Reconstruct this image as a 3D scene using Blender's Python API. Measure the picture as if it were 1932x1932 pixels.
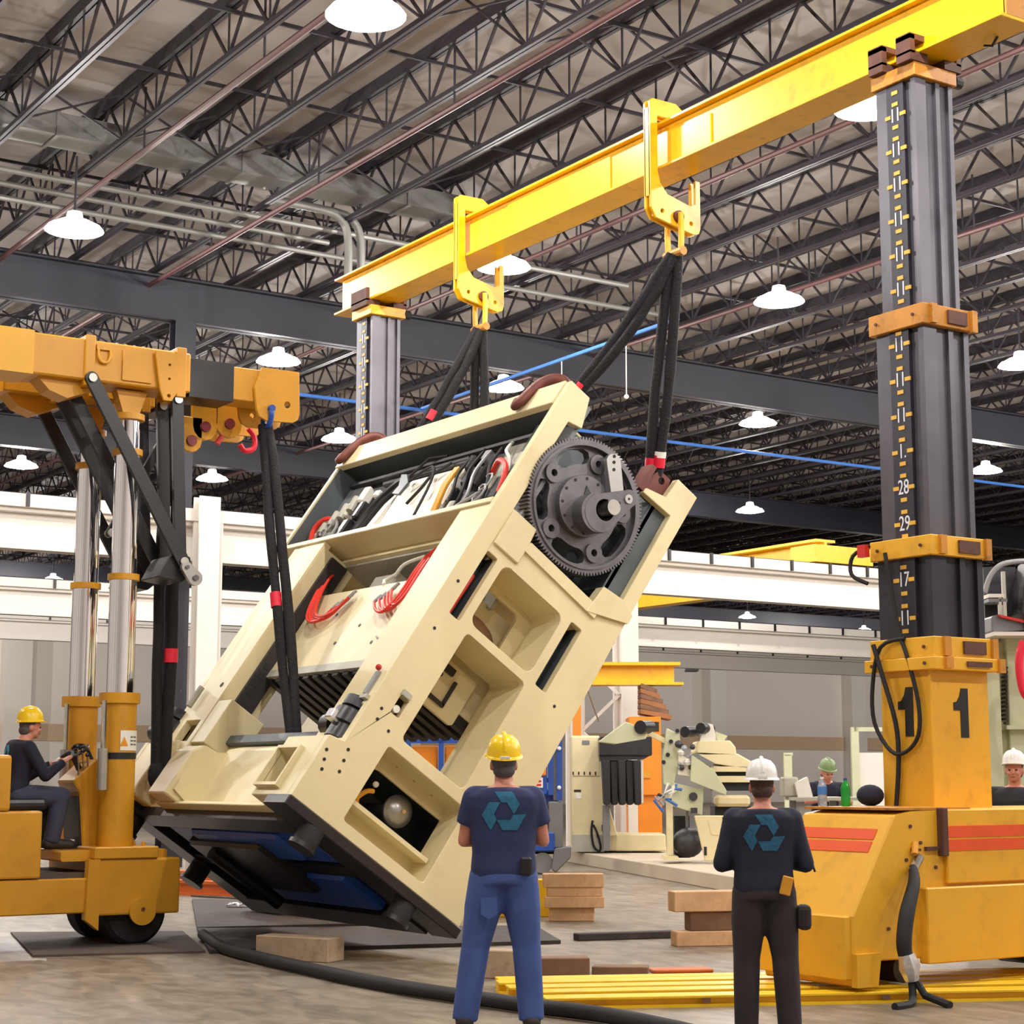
import bpy, bmesh, math, random
from mathutils import Vector, Matrix, Euler
from mathutils.geometry import tessellate_polygon
from mathutils.bvhtree import BVHTree

for o in list(bpy.data.objects):
    bpy.data.objects.remove(o)
scene = bpy.context.scene
col = scene.collection
R = math.radians
random.seed(7)

# ------------------------------------------------------------------ camera
# world axes: +Y runs along the lifting beam and the roof joists, +X along the runway beams
YAW, FPX, HOR, EYE = R(33.5), 3400.0, 1470.0, 1.56
PITCH = math.atan((HOR - 966) / FPX)
cam = bpy.data.cameras.new('camera')
cam.sensor_width = 36.0
cam.lens = 36.0 * FPX / 1932.0
cam.clip_end = 400
camo = bpy.data.objects.new('camera', cam)
col.objects.link(camo)
camo.location = (0, 0, EYE)
camo.rotation_euler = (R(90) + PITCH, 0, -YAW)
scene.camera = camo
# ------------------------------------------------------------------ light of the hall
world = bpy.data.worlds.new('world'); scene.world = world
world.use_nodes = True
bg = world.node_tree.nodes['Background']
bg.inputs[0].default_value = (1.0, 0.95, 0.93, 1)
bg.inputs[1].default_value = 0.05
LAMP_W = 560.0
LAMP_COL = (1.0, 0.95, 0.90)
scene.view_settings.view_transform = 'Standard'
scene.view_settings.look = 'None'
scene.view_settings.gamma = 1
scene.view_settings.exposure = 0.4
scene.view_settings.use_curve_mapping = False

# ------------------------------------------------------------------ measuring (photo pixel -> point of the hall)
_fh = Vector((math.sin(YAW), math.cos(YAW), 0)); _rt = Vector((math.cos(YAW), -math.sin(YAW), 0))
_fw = _fh * math.cos(PITCH) + Vector((0, 0, math.sin(PITCH)))
_up = -_fh * math.sin(PITCH) + Vector((0, 0, math.cos(PITCH)))
_eye = Vector((0, 0, EYE))
def at(x, y, axis, v):
    d = _fw * FPX + _rt * (x - 966) + _up * (966 - y)
    return _eye + d * ((v - _eye[axis]) / d[axis])
def atd(x, y, dist):
    d = _fw * FPX + _rt * (x - 966) + _up * (966 - y)
    return _eye + d * (dist / d.dot(_fh))

# ------------------------------------------------------------------ materials
def lin(c):
    return tuple(((v / 255) / 12.92 if v / 255 <= .04045 else ((v / 255 + .055) / 1.055) ** 2.4) for v in c)
def M(name, rgb, rough=.5, metal=0., var=.10, scale=3., bump=0., bscale=80., dirt=None, damt=.5, dscale=4., emit=0., trans=0., spec=.5, coat=0.):
    m = bpy.data.materials.new(name); m.use_nodes = True
    nt = m.node_tree; N = nt.nodes; L = nt.links
    b = N['Principled BSDF']
    c = lin(rgb)
    b.inputs['Roughness'].default_value = rough
    b.inputs['Metallic'].default_value = metal
    b.inputs['Specular IOR Level'].default_value = spec
    if coat: b.inputs['Coat Weight'].default_value = coat
    if trans:
        b.inputs['Transmission Weight'].default_value = trans
    tc = N.new('ShaderNodeTexCoord')
    nz = N.new('ShaderNodeTexNoise'); nz.inputs['Scale'].default_value = scale; nz.inputs['Detail'].default_value = 5
    L.new(tc.outputs['Object'], nz.inputs['Vector'])
    rp = N.new('ShaderNodeValToRGB')
    rp.color_ramp.elements[0].position = .3; rp.color_ramp.elements[1].position = .7
    rp.color_ramp.elements[0].color = tuple(max(0, v * (1 - var)) for v in c) + (1,)
    rp.color_ramp.elements[1].color = tuple(min(1, v * (1 + var)) for v in c) + (1,)
    L.new(nz.outputs['Fac'], rp.inputs['Fac'])
    out = rp.outputs['Color']
    if dirt is not None:
        n2 = N.new('ShaderNodeTexNoise'); n2.inputs['Scale'].default_value = dscale; n2.inputs['Detail'].default_value = 9; n2.inputs['Roughness'].default_value = .7
        L.new(tc.outputs['Object'], n2.inputs['Vector'])
        r2 = N.new('ShaderNodeValToRGB')
        r2.color_ramp.elements[0].position = .52; r2.color_ramp.elements[0].color = (0, 0, 0, 1)
        r2.color_ramp.elements[1].position = .74; r2.color_ramp.elements[1].color = (damt, damt, damt, 1)
        L.new(n2.outputs['Fac'], r2.inputs['Fac'])
        mx = N.new('ShaderNodeMix'); mx.data_type = 'RGBA'
        L.new(r2.outputs['Color'], mx.inputs['Factor']); L.new(out, mx.inputs['A'])
        mx.inputs['B'].default_value = lin(dirt) + (1,)
        out = mx.outputs['Result']
    L.new(out, b.inputs['Base Color'])
    if bump:
        n3 = N.new('ShaderNodeTexNoise'); n3.inputs['Scale'].default_value = bscale; n3.inputs['Detail'].default_value = 4
        L.new(tc.outputs['Object'], n3.inputs['Vector'])
        bp = N.new('ShaderNodeBump'); bp.inputs['Strength'].default_value = bump; bp.inputs['Distance'].default_value = .02
        L.new(n3.outputs['Fac'], bp.inputs['Height']); L.new(bp.outputs['Normal'], b.inputs['Normal'])
    if emit:
        b.inputs['Emission Color'].default_value = c + (1,)
        b.inputs['Emission Strength'].default_value = emit
    return m

m_cream = M('cream_paint', (226, 212, 168), .42, var=.05, scale=1.2, dirt=(196, 178, 130), damt=.35, dscale=2.2)
m_cream_in = m_cream
m_white_panel = M('white_panel', (238, 232, 216), .4, var=.04, scale=2)
m_slide = m_cream
m_greyin = M('grey_inside', (112, 116, 118), .5, var=.15, scale=4, dirt=(60, 62, 66), damt=.5)
m_greypanel = M('grey_panel', (176, 174, 160), .5, var=.08, scale=3)
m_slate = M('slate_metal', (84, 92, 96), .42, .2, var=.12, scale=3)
m_gear = M('gear_iron', (108, 106, 110), .36, .55, var=.10, scale=6, dirt=(70, 60, 55), damt=.5)
m_gear_dark = M('gear_recess', (62, 62, 66), .5, .4, var=.1)
m_steel = M('bright_steel', (205, 203, 196), .22, .95, var=.08, scale=20)
m_alu = M('machined_link', (176, 174, 172), .32, .7, var=.06, scale=8)
m_chrome = M('chrome', (232, 232, 238), .06, 1., var=.02)
m_black = M('black_paint', (26, 25, 30), .38, 0, var=.2, scale=4)
m_blackfab = M('black_sling_webbing', (20, 19, 24), .85, 0, var=.25, scale=14, bump=.6, bscale=40)
m_rubber = M('black_rubber', (27, 26, 28), .7, var=.2, scale=8)
m_dark = M('hole_shade_and_dark_steel', (32, 31, 34), .7, var=.1)  # shade of holes, ports and gaps put into the colour; also dark parts
m_ridge = M('ram_iron', (52, 48, 48), .5, .3, var=.2, scale=5)
m_red = M('red_tag', (226, 30, 58), .5, var=.05)
m_redhose = M('red_hose', (222, 52, 36), .45, var=.08)
m_redpaint = M('red_paint', (200, 40, 36), .4)
m_wire = M('grey_hose', (150, 150, 152), .45)
m_whitewire = M('white_hose', (225, 222, 212), .5)
m_yhose = M('yellow_hose', (214, 150, 36), .5)
m_brown = M('brown_hook', (104, 52, 44), .55, .15, var=.2, scale=9, dirt=(60, 30, 26), damt=.5)
m_beam = M('gantry_yellow', (238, 184, 16), .34, var=.05, scale=1.5, dirt=(150, 96, 20), damt=.45, dscale=5)
m_tower_y = M('tower_yellow', (232, 174, 44), .4, var=.06, scale=1.5, dirt=(150, 96, 36), damt=.4, dscale=3.5)
m_rusty = M('worn_yellow', (196, 132, 42), .5, .1, var=.12, scale=4, dirt=(88, 50, 34), damt=.9, dscale=5)
m_rust = M('rust', (92, 58, 48), .7, .1, var=.25, scale=9)
m_mast = M('mast_steel', (94, 92, 100), .36, .45, var=.14, scale=2.5, dirt=(54, 52, 60), damt=.6, dscale=2)
m_mast_lo = M('mast_steel_black', (50, 50, 60), .4, .35, var=.14, scale=2.5)
m_rule = M('rule_black', (40, 38, 50), .45, .1, var=.1)
m_mark = M('rule_mark', (228, 176, 62), .5)
m_num = M('rule_number', (226, 228, 238), .5)
m_orange = M('stripe_orange', (228, 84, 30), .5, var=.05)
m_orange2 = M('machine_orange', (226, 134, 28), .45, var=.08, scale=2)
m_crane = M('crane_yellow', (208, 148, 32), .42, var=.06, scale=2, dirt=(150, 100, 30), damt=.35, dscale=3)
m_crane2 = M('crane_yellow_fresh', (226, 168, 30), .42, var=.04)
m_cranedk = m_crane
m_blue = M('blue_paint', (32, 74, 158), .42, var=.08, scale=2)
m_bluedk = m_blue
m_bluepipe = M('blue_pipe', (56, 104, 176), .45)
m_whitepaint = M('white_steel', (224, 218, 210), .45, var=.03, scale=.6)
m_greysteel = M('grey_steel', (120, 122, 124), .45, .3, var=.1)
m_darksteel = M('joist_steel', (38, 31, 39), .6, .1, var=.15, scale=1.)
m_girder = M('girder_steel', (36, 36, 46), .55, .1, var=.12, scale=1.)
m_duct = M('galvanised_duct', (118, 118, 114), .5, .35, var=.08, scale=1.)
m_pipe_red = M('sprinkler_pipe', (84, 52, 52), .55, .1)
m_wood = M('pine_timber', (218, 176, 134), .7, var=.15, scale=5, dirt=(170, 120, 80), damt=.5, dscale=7, bump=.2)
m_wood2 = M('dark_timber', (120, 88, 66), .75, var=.2, scale=5, bump=.2)
m_concblk = M('pale_timber', (172, 150, 124), .75, var=.15, scale=4, dirt=(120, 92, 66), damt=.7, dscale=6)
m_mat = M('steel_plate', (46, 38, 38), .7, .0, var=.25, scale=1.6, dirt=(104, 84, 74), damt=.5, dscale=2)
m_mat2 = M('steel_plate_grey', (84, 74, 68), .75, .0, var=.2, scale=1.6)
m_orail = M('orange_rail', (206, 104, 40), .45, var=.1)
m_bar = M('bar_yellow', (246, 200, 26), .42, var=.05, scale=2, dirt=(190, 130, 30), damt=.4, dscale=4)
m_skin = M('skin', (206, 138, 116), .5, var=.06, scale=12)
m_hair_g = M('hair_grey', (86, 80, 84), .8, var=.2, scale=60)
m_hair_b = M('hair_brown', (74, 52, 46), .8, var=.2, scale=60)
m_navy = M('navy_shirt', (40, 48, 88), .85, var=.10, scale=5, bump=.35, bscale=7)
m_navy2 = M('dark_navy_shirt', (26, 28, 48), .85, var=.12, scale=5, bump=.35, bscale=7)
m_jeans = M('blue_jeans', (66, 88, 150), .85, var=.16, scale=5, bump=.4, bscale=8)
m_jeans_dk = M('dark_work_trousers', (44, 38, 42), .85, var=.18, scale=5, bump=.4, bscale=8)
m_jeans_gy = M('grey_blue_trousers', (58, 62, 82), .85, var=.15, scale=5, bump=.4, bscale=8)
m_boot = M('work_boot', (40, 32, 28), .6)
m_hat_y = M('hard_hat_yellow', (248, 206, 22), .3, var=.02)
m_hat_w = M('hard_hat_white', (240, 238, 236), .3, var=.02)
m_hat_g = M('hard_hat_green', (120, 140, 96), .4)
m_logo = M('teal_print', (40, 108, 140), .8, var=.2, scale=40, dirt=(38, 46, 84), damt=.45, dscale=60)
m_logo2 = M('teal_print_dark', (34, 92, 124), .8, var=.25, scale=40, dirt=(26, 28, 48), damt=.7, dscale=60)
m_logo3 = M('cyan_print', (36, 146, 196), .8, var=.15, scale=40)
m_bottle = M('clear_plastic', (214, 226, 240), .08, trans=.75, var=.02)
m_green = M('green_soda_plastic', (40, 190, 70), .1, trans=.45, var=.05)
m_blabel = M('bottle_label_blue', (70, 130, 210), .5)
m_whitelabel = M('white_label', (238, 236, 228), .5)
m_warn = M('warning_orange', (238, 150, 30), .5)
m_greentint = M('pale_green_machine', (196, 198, 164), .5, var=.06)
m_silver = M('foil_silver', (220, 220, 222), .25, .7, var=.2, scale=30)
m_lens = M('lamp_lens', (255, 250, 242), .5, emit=26)
m_lamp = M('lamp_reflector', (255, 246, 236), .4, emit=2.2)
m_stripe = M('wall_stripe_tan', (206, 178, 148), .8, var=.03)

# ------------------------------------------------------------------ mesh helpers
class G:
    def __init__(s): s.v = []; s.f = []
    def add(s, vs, fs):
        n = len(s.v); s.v += [tuple(p) for p in vs]; s.f += [tuple(i + n for i in q) for q in fs]; return s
    def box(s, x0, x1, y0, y1, z0, z1):
        return s.add([(x0,y0,z0),(x1,y0,z0),(x1,y1,z0),(x0,y1,z0),(x0,y0,z1),(x1,y0,z1),(x1,y1,z1),(x0,y1,z1)],
                     [(0,3,2,1),(4,5,6,7),(0,1,5,4),(1,2,6,5),(2,3,7,6),(3,0,4,7)])
    def obox(s, c, dx, dy, dz, mat):            # box of half sizes with a rotation
        c = Vector(c); vs = []
        for k in (-1, 1):
            for (i, j) in ((-1,-1),(1,-1),(1,1),(-1,1)):
                vs.append(c + mat @ Vector((i*dx, j*dy, k*dz)))
        return s.add(vs, [(0,3,2,1),(4,5,6,7),(0,1,5,4),(1,2,6,5),(2,3,7,6),(3,0,4,7)])
    def bar(s, a, b, w, h, up=(0,0,1)):         # rectangular bar from a to b
        a = Vector(a); b = Vector(b); d = (b - a).normalized(); u = Vector(up)
        sd = d.cross(u)
        if sd.length < 1e-4: sd = d.cross(Vector((1,0,0)))
        sd.normalize(); u = sd.cross(d)
        vs = []
        for p in (a, b):
            for (i, j) in ((-1,-1),(1,-1),(1,1),(-1,1)): vs.append(p + sd*(i*w/2) + u*(j*h/2))
        return s.add(vs, [(0,1,2,3),(7,6,5,4),(0,4,5,1),(1,5,6,2),(2,6,7,3),(3,7,4,0)])
    def plate(s, outer, holes, w0, w1, fm):
        loops = [list(outer)] + [list(h) for h in holes]
        tri = tessellate_polygon([[Vector((u, v, 0)) for u, v in l] for l in loops])
        flat = [p for l in loops for p in l]; n = len(flat)
        vs = [fm(u, v, w0) for u, v in flat] + [fm(u, v, w1) for u, v in flat]
        fs = []
        for t in tri:
            fs.append(tuple(t)); fs.append(tuple(i + n for i in reversed(t)))
        k = 0
        for l in loops:
            m = len(l)
            for i in range(m):
                a, b = k + i, k + (i + 1) % m
                fs.append((a, b, b + n, a + n))
            k += m
        return s.add(vs, fs)
    def tube(s, pts, r, n=8, cap=True):
        pts = [Vector(p) for p in pts]
        rs = list(r) if isinstance(r, (list, tuple)) else [r] * len(pts)
        if 4 <= len(pts) <= 14:                 # bend hoses smoothly through their points
            P_, R_ = [], []
            for i in range(len(pts)-1):
                a, b, c, d = pts[max(i-1, 0)], pts[i], pts[i+1], pts[min(i+2, len(pts)-1)]
                for k in range(4):
                    u = k/4; P_.append(.5*(2*b + (c-a)*u + (2*a-5*b+4*c-d)*u*u + (3*b-a-3*c+d)*u**3)); R_.append(rs[i]*(1-u) + rs[i+1]*u)
            pts = P_ + [pts[-1]]; rs = R_ + [rs[-1]]
        up = None; vs = []
        for i, p in enumerate(pts):
            d = (pts[min(i+1, len(pts)-1)] - pts[max(i-1, 0)]).normalized()
            if up is None:
                up = d.cross(Vector((0,0,1)));
                if up.length < 1e-3: up = d.cross(Vector((1,0,0)))
                up.normalize()
            else:
                up = (up - d * up.dot(d)); up.normalize()
            w = d.cross(up)
            for k in range(n):
                a = 2*math.pi*k/n
                vs.append(p + (up*math.cos(a) + w*math.sin(a)) * rs[i])
        fs = []
        for i in range(len(pts)-1):
            for k in range(n):
                a = i*n + k; b = i*n + (k+1) % n
                fs.append((a, b, b+n, a+n))
        if cap:
            fs.append(tuple(reversed(range(n)))); e = (len(pts)-1)*n; fs.append(tuple(range(e, e+n)))
        return s.add(vs, fs)
    def cyl(s, a, b, r, n=16, r2=None):
        return s.tube([a, b], [r, r if r2 is None else r2], n)
    def lathe(s, prof, n=24, fm=None):
        fm = fm or (lambda x, y, z: (x, y, z)); vs = []; fs = []
        for (r, z) in prof:
            for k in range(n):
                a = 2*math.pi*k/n; vs.append(fm(r*math.cos(a), r*math.sin(a), z))
        for i in range(len(prof)-1):
            for k in range(n):
                a = i*n+k; b = i*n+(k+1) % n; fs.append((a, b, b+n, a+n))
        if prof[0][0] > 1e-5: fs.append(tuple(reversed(range(n))))
        if prof[-1][0] > 1e-5: e = (len(prof)-1)*n; fs.append(tuple(range(e, e+n)))
        return s.add(vs, fs)
    def loft(s, rings):
        n = len(rings[0]); vs = [p for r in rings for p in r]; fs = []
        for i in range(len(rings)-1):
            for k in range(n):
                a = i*n+k; b = i*n+(k+1) % n; fs.append((a, b, b+n, a+n))
        fs.append(tuple(reversed(range(n)))); e = (len(rings)-1)*n; fs.append(tuple(range(e, e+n)))
        return s.add(vs, fs)
    def ball(s, c, rx, ry=None, rz=None, n=14, mat=None):
        ry = ry or rx; rz = rz or rx; m = n//2; vs = []; fs = []; c = Vector(c)
        for i in range(m+1):
            th = math.pi*i/m
            for k in range(n):
                a = 2*math.pi*k/n
                q = Vector((rx*math.sin(th)*math.cos(a), ry*math.sin(th)*math.sin(a), rz*math.cos(th)))
                vs.append(c + (mat @ q if mat else q))
        for i in range(m):
            for k in range(n):
                a = i*n+k; b = i*n+(k+1) % n; fs.append((a, a+n, b+n, b))
        return s.add(vs, fs)
    def xf(s, mat):
        s.v = [tuple(mat @ Vector(p)) for p in s.v]; return s
def XZ(u, v, w): return (u, w, v)      # plate drawn in the X-Z plane, thickness along Y
def YZ(u, v, w): return (w, u, v)
def XY(u, v, w): return (u, v, w)
def rect(u0, v0, u1, v1): return [(u0,v0),(u1,v0),(u1,v1),(u0,v1)]
def rrect(u0, v0, u1, v1, r, n=4):
    out = []
    for (cx, cy, a0) in ((u1-r,v0+r,-90),(u1-r,v1-r,0),(u0+r,v1-r,90),(u0+r,v0+r,180)):
        for i in range(n+1):
            a = R(a0 + 90*i/n); out.append((cx+r*math.cos(a), cy+r*math.sin(a)))
    return out
def circ(cu, cv, r, n=20, a0=0): return [(cu+r*math.cos(2*math.pi*i/n+a0), cv+r*math.sin(2*math.pi*i/n+a0)) for i in range(n)]
def clean(me):
    bm = bmesh.new(); bm.from_mesh(me)
    bmesh.ops.remove_doubles(bm, verts=bm.verts, dist=1e-5)
    bmesh.ops.recalc_face_normals(bm, faces=bm.faces)
    bm.to_mesh(me); bm.free()
def ob(name, g, mat, parent=None, smooth=False, bevel=0, seg=1, loc=None):
    if isinstance(g, bpy.types.Mesh): me = g
    else:
        me = bpy.data.meshes.new(name); me.from_pydata([tuple(p) for p in g.v], [], g.f); clean(me)
        me.materials.append(mat)
        if smooth:
            for p in me.polygons: p.use_smooth = True
            me.set_sharp_from_angle(angle=R(smooth if smooth is not True else 40))
    o = bpy.data.objects.new(name, me); col.objects.link(o)
    if parent: o.parent = parent
    if loc: o.location = loc
    if bevel:
        b = o.modifiers.new('bevel', 'BEVEL'); b.width = bevel; b.segments = seg; b.limit_method = 'ANGLE'; b.angle_limit = R(35)
        b.use_clamp_overlap = True
    return o
def tag(o, label, cat, group=None):
    o['label'] = label; o['category'] = cat
    if group: o['group'] = group
    return o
def thing(name, label, cat, loc=(0,0,0), rot=(0,0,0), group=None):
    o = bpy.data.objects.new(name, None); col.objects.link(o)
    o.empty_display_size = .1; o.location = loc; o.rotation_euler = rot
    return tag(o, label, cat, group)
def struct(o): o['kind'] = 'structure'; return o
def dup(root, loc=None, rot=None, label=None, group=None):
    r = root.copy(); col.objects.link(r)
    if loc is not None: r.location = loc
    if rot is not None: r.rotation_euler = rot
    if label: r['label'] = label
    if group: r['group'] = group
    for ch in list(root.children):
        c = ch.copy(); col.objects.link(c); c.parent = r
        for gch in list(ch.children):
            d = gch.copy(); col.objects.link(d); d.parent = c
    return r
_tc = {}
def text_g(s, size, depth=.004):
    """flat lettering in the X-Z plane, centred, as solid strokes"""
    if s not in _tc:
        cu = bpy.data.curves.new('lettering', 'FONT'); cu.body = s; cu.align_x = 'CENTER'; cu.align_y = 'CENTER'; cu.extrude = .5; cu.resolution_u = 3
        t = bpy.data.objects.new('lettering', cu); col.objects.link(t)
        dg = bpy.context.evaluated_depsgraph_get(); me = bpy.data.meshes.new_from_object(t.evaluated_get(dg))
        _tc[s] = ([tuple(v.co) for v in me.vertices], [tuple(p.vertices) for p in me.polygons])
        bpy.data.objects.remove(t); bpy.data.meshes.remove(me); bpy.data.curves.remove(cu)
    vs, fs = _tc[s]; g = G()
    return g.add([(x*size, z*depth, y*size) for x, y, z in vs], fs)
# ================================================================== the hall
DECK, ZT, ZB = 11.72, 11.6, 10.85
g = G().box(-30, 130, -14, 96, -.3, 0)
def floor_mat():
    m = M('concrete_floor', (138, 126, 110), .42, var=.16, scale=.5, dirt=(120, 106, 92), damt=.6, dscale=1.3)
    nt = m.node_tree; N = nt.nodes; L = nt.links; b = N['Principled BSDF']
    src = b.inputs['Base Color'].links[0].from_socket
    tc = [n for n in N if n.type == 'TEX_COORD'][0]
    n4 = N.new('ShaderNodeTexNoise'); n4.inputs['Scale'].default_value = 5.5; n4.inputs['Detail'].default_value = 6; n4.inputs['Distortion'].default_value = .8
    mp = N.new('ShaderNodeMapping'); mp.inputs['Rotation'].default_value = (0, 0, R(-30)); mp.inputs['Scale'].default_value = (1, .45, 1)
    L.new(tc.outputs['Object'], mp.inputs['Vector']); L.new(mp.outputs['Vector'], n4.inputs['Vector'])
    r = N.new('ShaderNodeValToRGB'); r.color_ramp.elements[0].position = .35; r.color_ramp.elements[0].color = (.62, .62, .62, 1)
    r.color_ramp.elements[1].position = .68; r.color_ramp.elements[1].color = (1.22, 1.22, 1.22, 1)
    L.new(n4.outputs['Fac'], r.inputs['Fac'])
    mx = N.new('ShaderNodeMix'); mx.data_type = 'RGBA'; mx.blend_type = 'MULTIPLY'; mx.inputs['Factor'].default_value = 1
    L.new(src, mx.inputs['A']); L.new(r.outputs['Color'], mx.inputs['B']); L.new(mx.outputs['Result'], b.inputs['Base Color'])
    return m
floor = struct(ob('floor', g, floor_mat()))
m_deck = M('roof_deck', (168, 160, 155), .7, var=.07, scale=.6)
ceil = struct(ob('ceiling', G().box(-30, 130, -14, 96, DECK, DECK+.12), m_deck))
wall = struct(ob('wall_back', G().box(-30, 130, 95, 95.4, 0, DECK), M('wall_sheet', (232, 224, 216), .8, var=.03, scale=.2)))
struct(ob('trim_1', G().box(-30, 130, 94.9, 95, 3.6, 4.5), m_stripe))
# the rest of the hall, closed sheet walls on the sides the photo does not show
m_side = M('side_wall_sheet', (232, 224, 216), .8, var=.03, scale=.2)
struct(ob('wall_left', G().box(-17.3, -17, -14, 95, 0, DECK), m_side))
struct(ob('wall_front', G().box(-17.3, 130, -14.3, -14, 0, DECK), m_side))
struct(ob('wall_right', G().box(129.7, 130, -14, 95, 0, DECK), m_side))
for i, y in enumerate((-6, 3, 12, 21, 31)):
    tag(ob('building_column', G().box(-14.2, -13.8, y-.2, y+.2, 0, DECK), m_girder), 'dark building column along the left wall of the hall', 'column', 'columns along the left wall')
# steel pilasters and a duct on the far wall
for i, x in enumerate((31, 43, 55, 67, 79, 92, 104)):
    p = ob('wall_pilaster', G().box(x-.7, x+.7, 94.1, 95.05, 0, 11.6), m_whitepaint)
    tag(p, 'wide white steel pilaster standing against the far wall', 'column', 'pilasters on the far wall')

# --- open web roof joists, one every 1.52 m
JX0, JS = 7.73, 1.524
ja = thing('roof_joist', 'dark open web steel joist carrying the roof deck', 'joist', (JX0, 0, 0), group='open web roof joists')
Y0, Y1 = -8.0, 94.8
ob('top_chord', G().box(-.075, -.012, Y0, Y1, ZT-.09, ZT+.1).box(.012, .075, Y0, Y1, ZT-.09, ZT+.1), m_darksteel, ja)
ob('bottom_chord', G().box(-.06, -.01, Y0, Y1, ZB-.035, ZB+.035).box(.01, .06, Y0, Y1, ZB-.035, ZB+.035), m_darksteel, ja)
g = G(); y = Y0
while y < Y1 - 1.3:
    g.bar((0, y, ZT-.05), (0, y+.61, ZB), .035, .035); g.bar((0, y+.61, ZB), (0, y+1.22, ZT-.05), .035, .035)
    g.bar((0, y+.61, ZB), (0, y+.61, ZT-.05), .022, .022); y += 1.22
ob('web', g, m_darksteel, ja)
for k in range(-5, 68):
    if k: dup(ja, (JX0 + k*JS, 0, 0))
# --- bridging lines across the joists
br = thing('roof_bridging', 'thin steel bridging angle running across the roof joists', 'brace', (0, 0, 0), group='bridging lines across the joists')
ob('bar', G().box(-2, 112, -.02, .02, ZT-.14, ZT-.09), m_darksteel, br)
k = 0
for y in [6 + 2.44*i for i in range(34)]:
    if y == 6: br.location = (0, y, 0)
    else: dup(br, (0, y, 0))
xb = thing('cross_bracing', 'crossed steel rods braced between two roof joists', 'brace', (0, 0, 0), group='crossed rods between joists')
ob('rod', G().bar((0, 0, ZB), (JS, 0, ZT-.05), .028, .028), m_darksteel, xb)
ob('rod', G().bar((0, .05, ZT-.05), (JS, .05, ZB), .028, .028), m_darksteel, xb)
first = True
for y in (12.1, 18.2, 24.3, 36.5, 42.6, 53, 61):
    for k in range(-3, 30):
        if first: xb.location = (JX0 + k*JS, y, 0); first = False
        else: dup(xb, (JX0 + k*JS, y, 0))
# --- girders on building columns
def girder(y, label, x0=-20, x1=128, z0=10.0, z1=10.82):
    t = thing('roof_girder', label, 'girder', (0, y, 0))
    ob('web_plate', G().box(x0, x1, -.02, .02, z0, z1), m_girder, t)
    ob('top_flange', G().box(x0, x1, -.16, .16, z1-.03, z1), m_girder, t)
    ob('bottom_flange', G().box(x0, x1, -.16, .16, z0, z0+.03), m_girder, t)
    return t
girder(30.8, 'deep dark steel girder over the first row of white crane columns')
girder(45.0, 'deep dark steel girder over the second runway beam')
girder(59.5, 'deep dark steel girder over the third runway beam')
girder(76.0, 'dark steel girder close to the far wall')
# --- runway beams on white lattice columns
def clip_mesh():
    me = bpy.data.meshes.new('clip'); g = G().box(-.03, .03, -.03, .03, 0, .24); me.from_pydata(g.v, [], g.f); me.materials.append(m_black); return me
cm = clip_mesh()
def runway(y, z0, z1, label, x0, x1, step):
    t = thing('runway_beam', label, 'crane rail', (0, y, 0))
    ob('web_plate', G().box(x0, x1, -.02, .04, z0, z1), m_whitepaint, t)
    ob('bottom_flange', G().box(x0, x1, -.17, .17, z0, z0+.05), m_whitepaint, t)
    ob('top_flange', G().box(x0, x1, -.22, .22, z1-.05, z1+.02), m_whitepaint, t)
    ob('conductor_bar', G().box(x0, x1, -.34, -.22, z1+.02, z1+.24), m_whitepaint, t)
    ob('rail', G().box(x0, x1, -.05, .05, z1+.2, z1+.3), m_darksteel, t)
    n = min(60, int((x1-x0)/step))
    for i in range(n):
        o = bpy.data.objects.new('clip', cm); col.objects.link(o); o.parent = t; o.location = (x0 + .3 + i*step, -.36, z1+.02)
runway(30.0, 5.42, 6.10, 'long white runway beam with conductor clips on the lattice column', -2, 62, 1.15)
runway(44.3, 5.62, 6.28, 'long white runway beam in the second row behind the lattice column', 0, 84, 1.5)
runway(59.0, 6.15, 6.8, 'white runway beam in the third row before the far wall', 6, 105, 2.0)
def column(x, y, ztop, label, lattice=True):
    t = thing('crane_column', label, 'column', (x, y, 0))
    ob('post', G().box(-.10, .32, -.35, -.30, 0, ztop).box(.02, .2, -.30, -.05, 0, ztop).box(-.10, .32, -.05, 0, 0, ztop), m_whitepaint, t)
    if lattice:
        ob('post', G().box(-.75, -.5, .45, .5, 0, ztop).box(-.66, -.6, .5, .75, 0, ztop).box(-.75, -.5, .75, .8, 0, ztop), m_whitepaint, t)
        z = .3; k = 0
        while z < ztop - .9:
            a = (.0, -.1, z); b = (-.55, .5, z+.75)
            if k % 2: a, b = (-.55, .5, z), (.0, -.1, z+.75)
            ob('lacing', G().bar(a, b, .07, .07), m_whitepaint, t); z += .75; k += 1
    return t
column(22.75, 30.4, 5.42, 'white lattice crane column rising behind the cream machines')
c = thing('crane_column', 'slim white steel column standing behind the chrome cylinders of the crane', 'column', (13.05, 29.6, 0))
ob('post', G().box(-.2, .2, -.14, -.1, 0, 6.55).box(-.03, .03, -.1, .1, 0, 6.55).box(-.2, .2, .1, .14, 0, 6.55), m_whitepaint, c)
ob('service_pipe', G().cyl((.32, .1, 0), (.32, .1, 6.3), .045, 10), m_whitepaint, c)
c = thing('building_column', 'dark steel column carrying the roof girder above the slim white column', 'column', (13.0, 30.8, 0))
ob('flange', G().box(-.2, .2, -.16, -.13, 0, 10), m_girder, c); ob('flange', G().box(-.2, .2, .13, .16, 0, 10), m_girder, c)
ob('web_plate', G().box(-.015, .015, -.13, .13, 0, 10), m_girder, c)
cf = thing('crane_column', 'white lattice crane column against the far wall behind the man in the white hat', 'column', (46.5, 44.6, 0))
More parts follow.
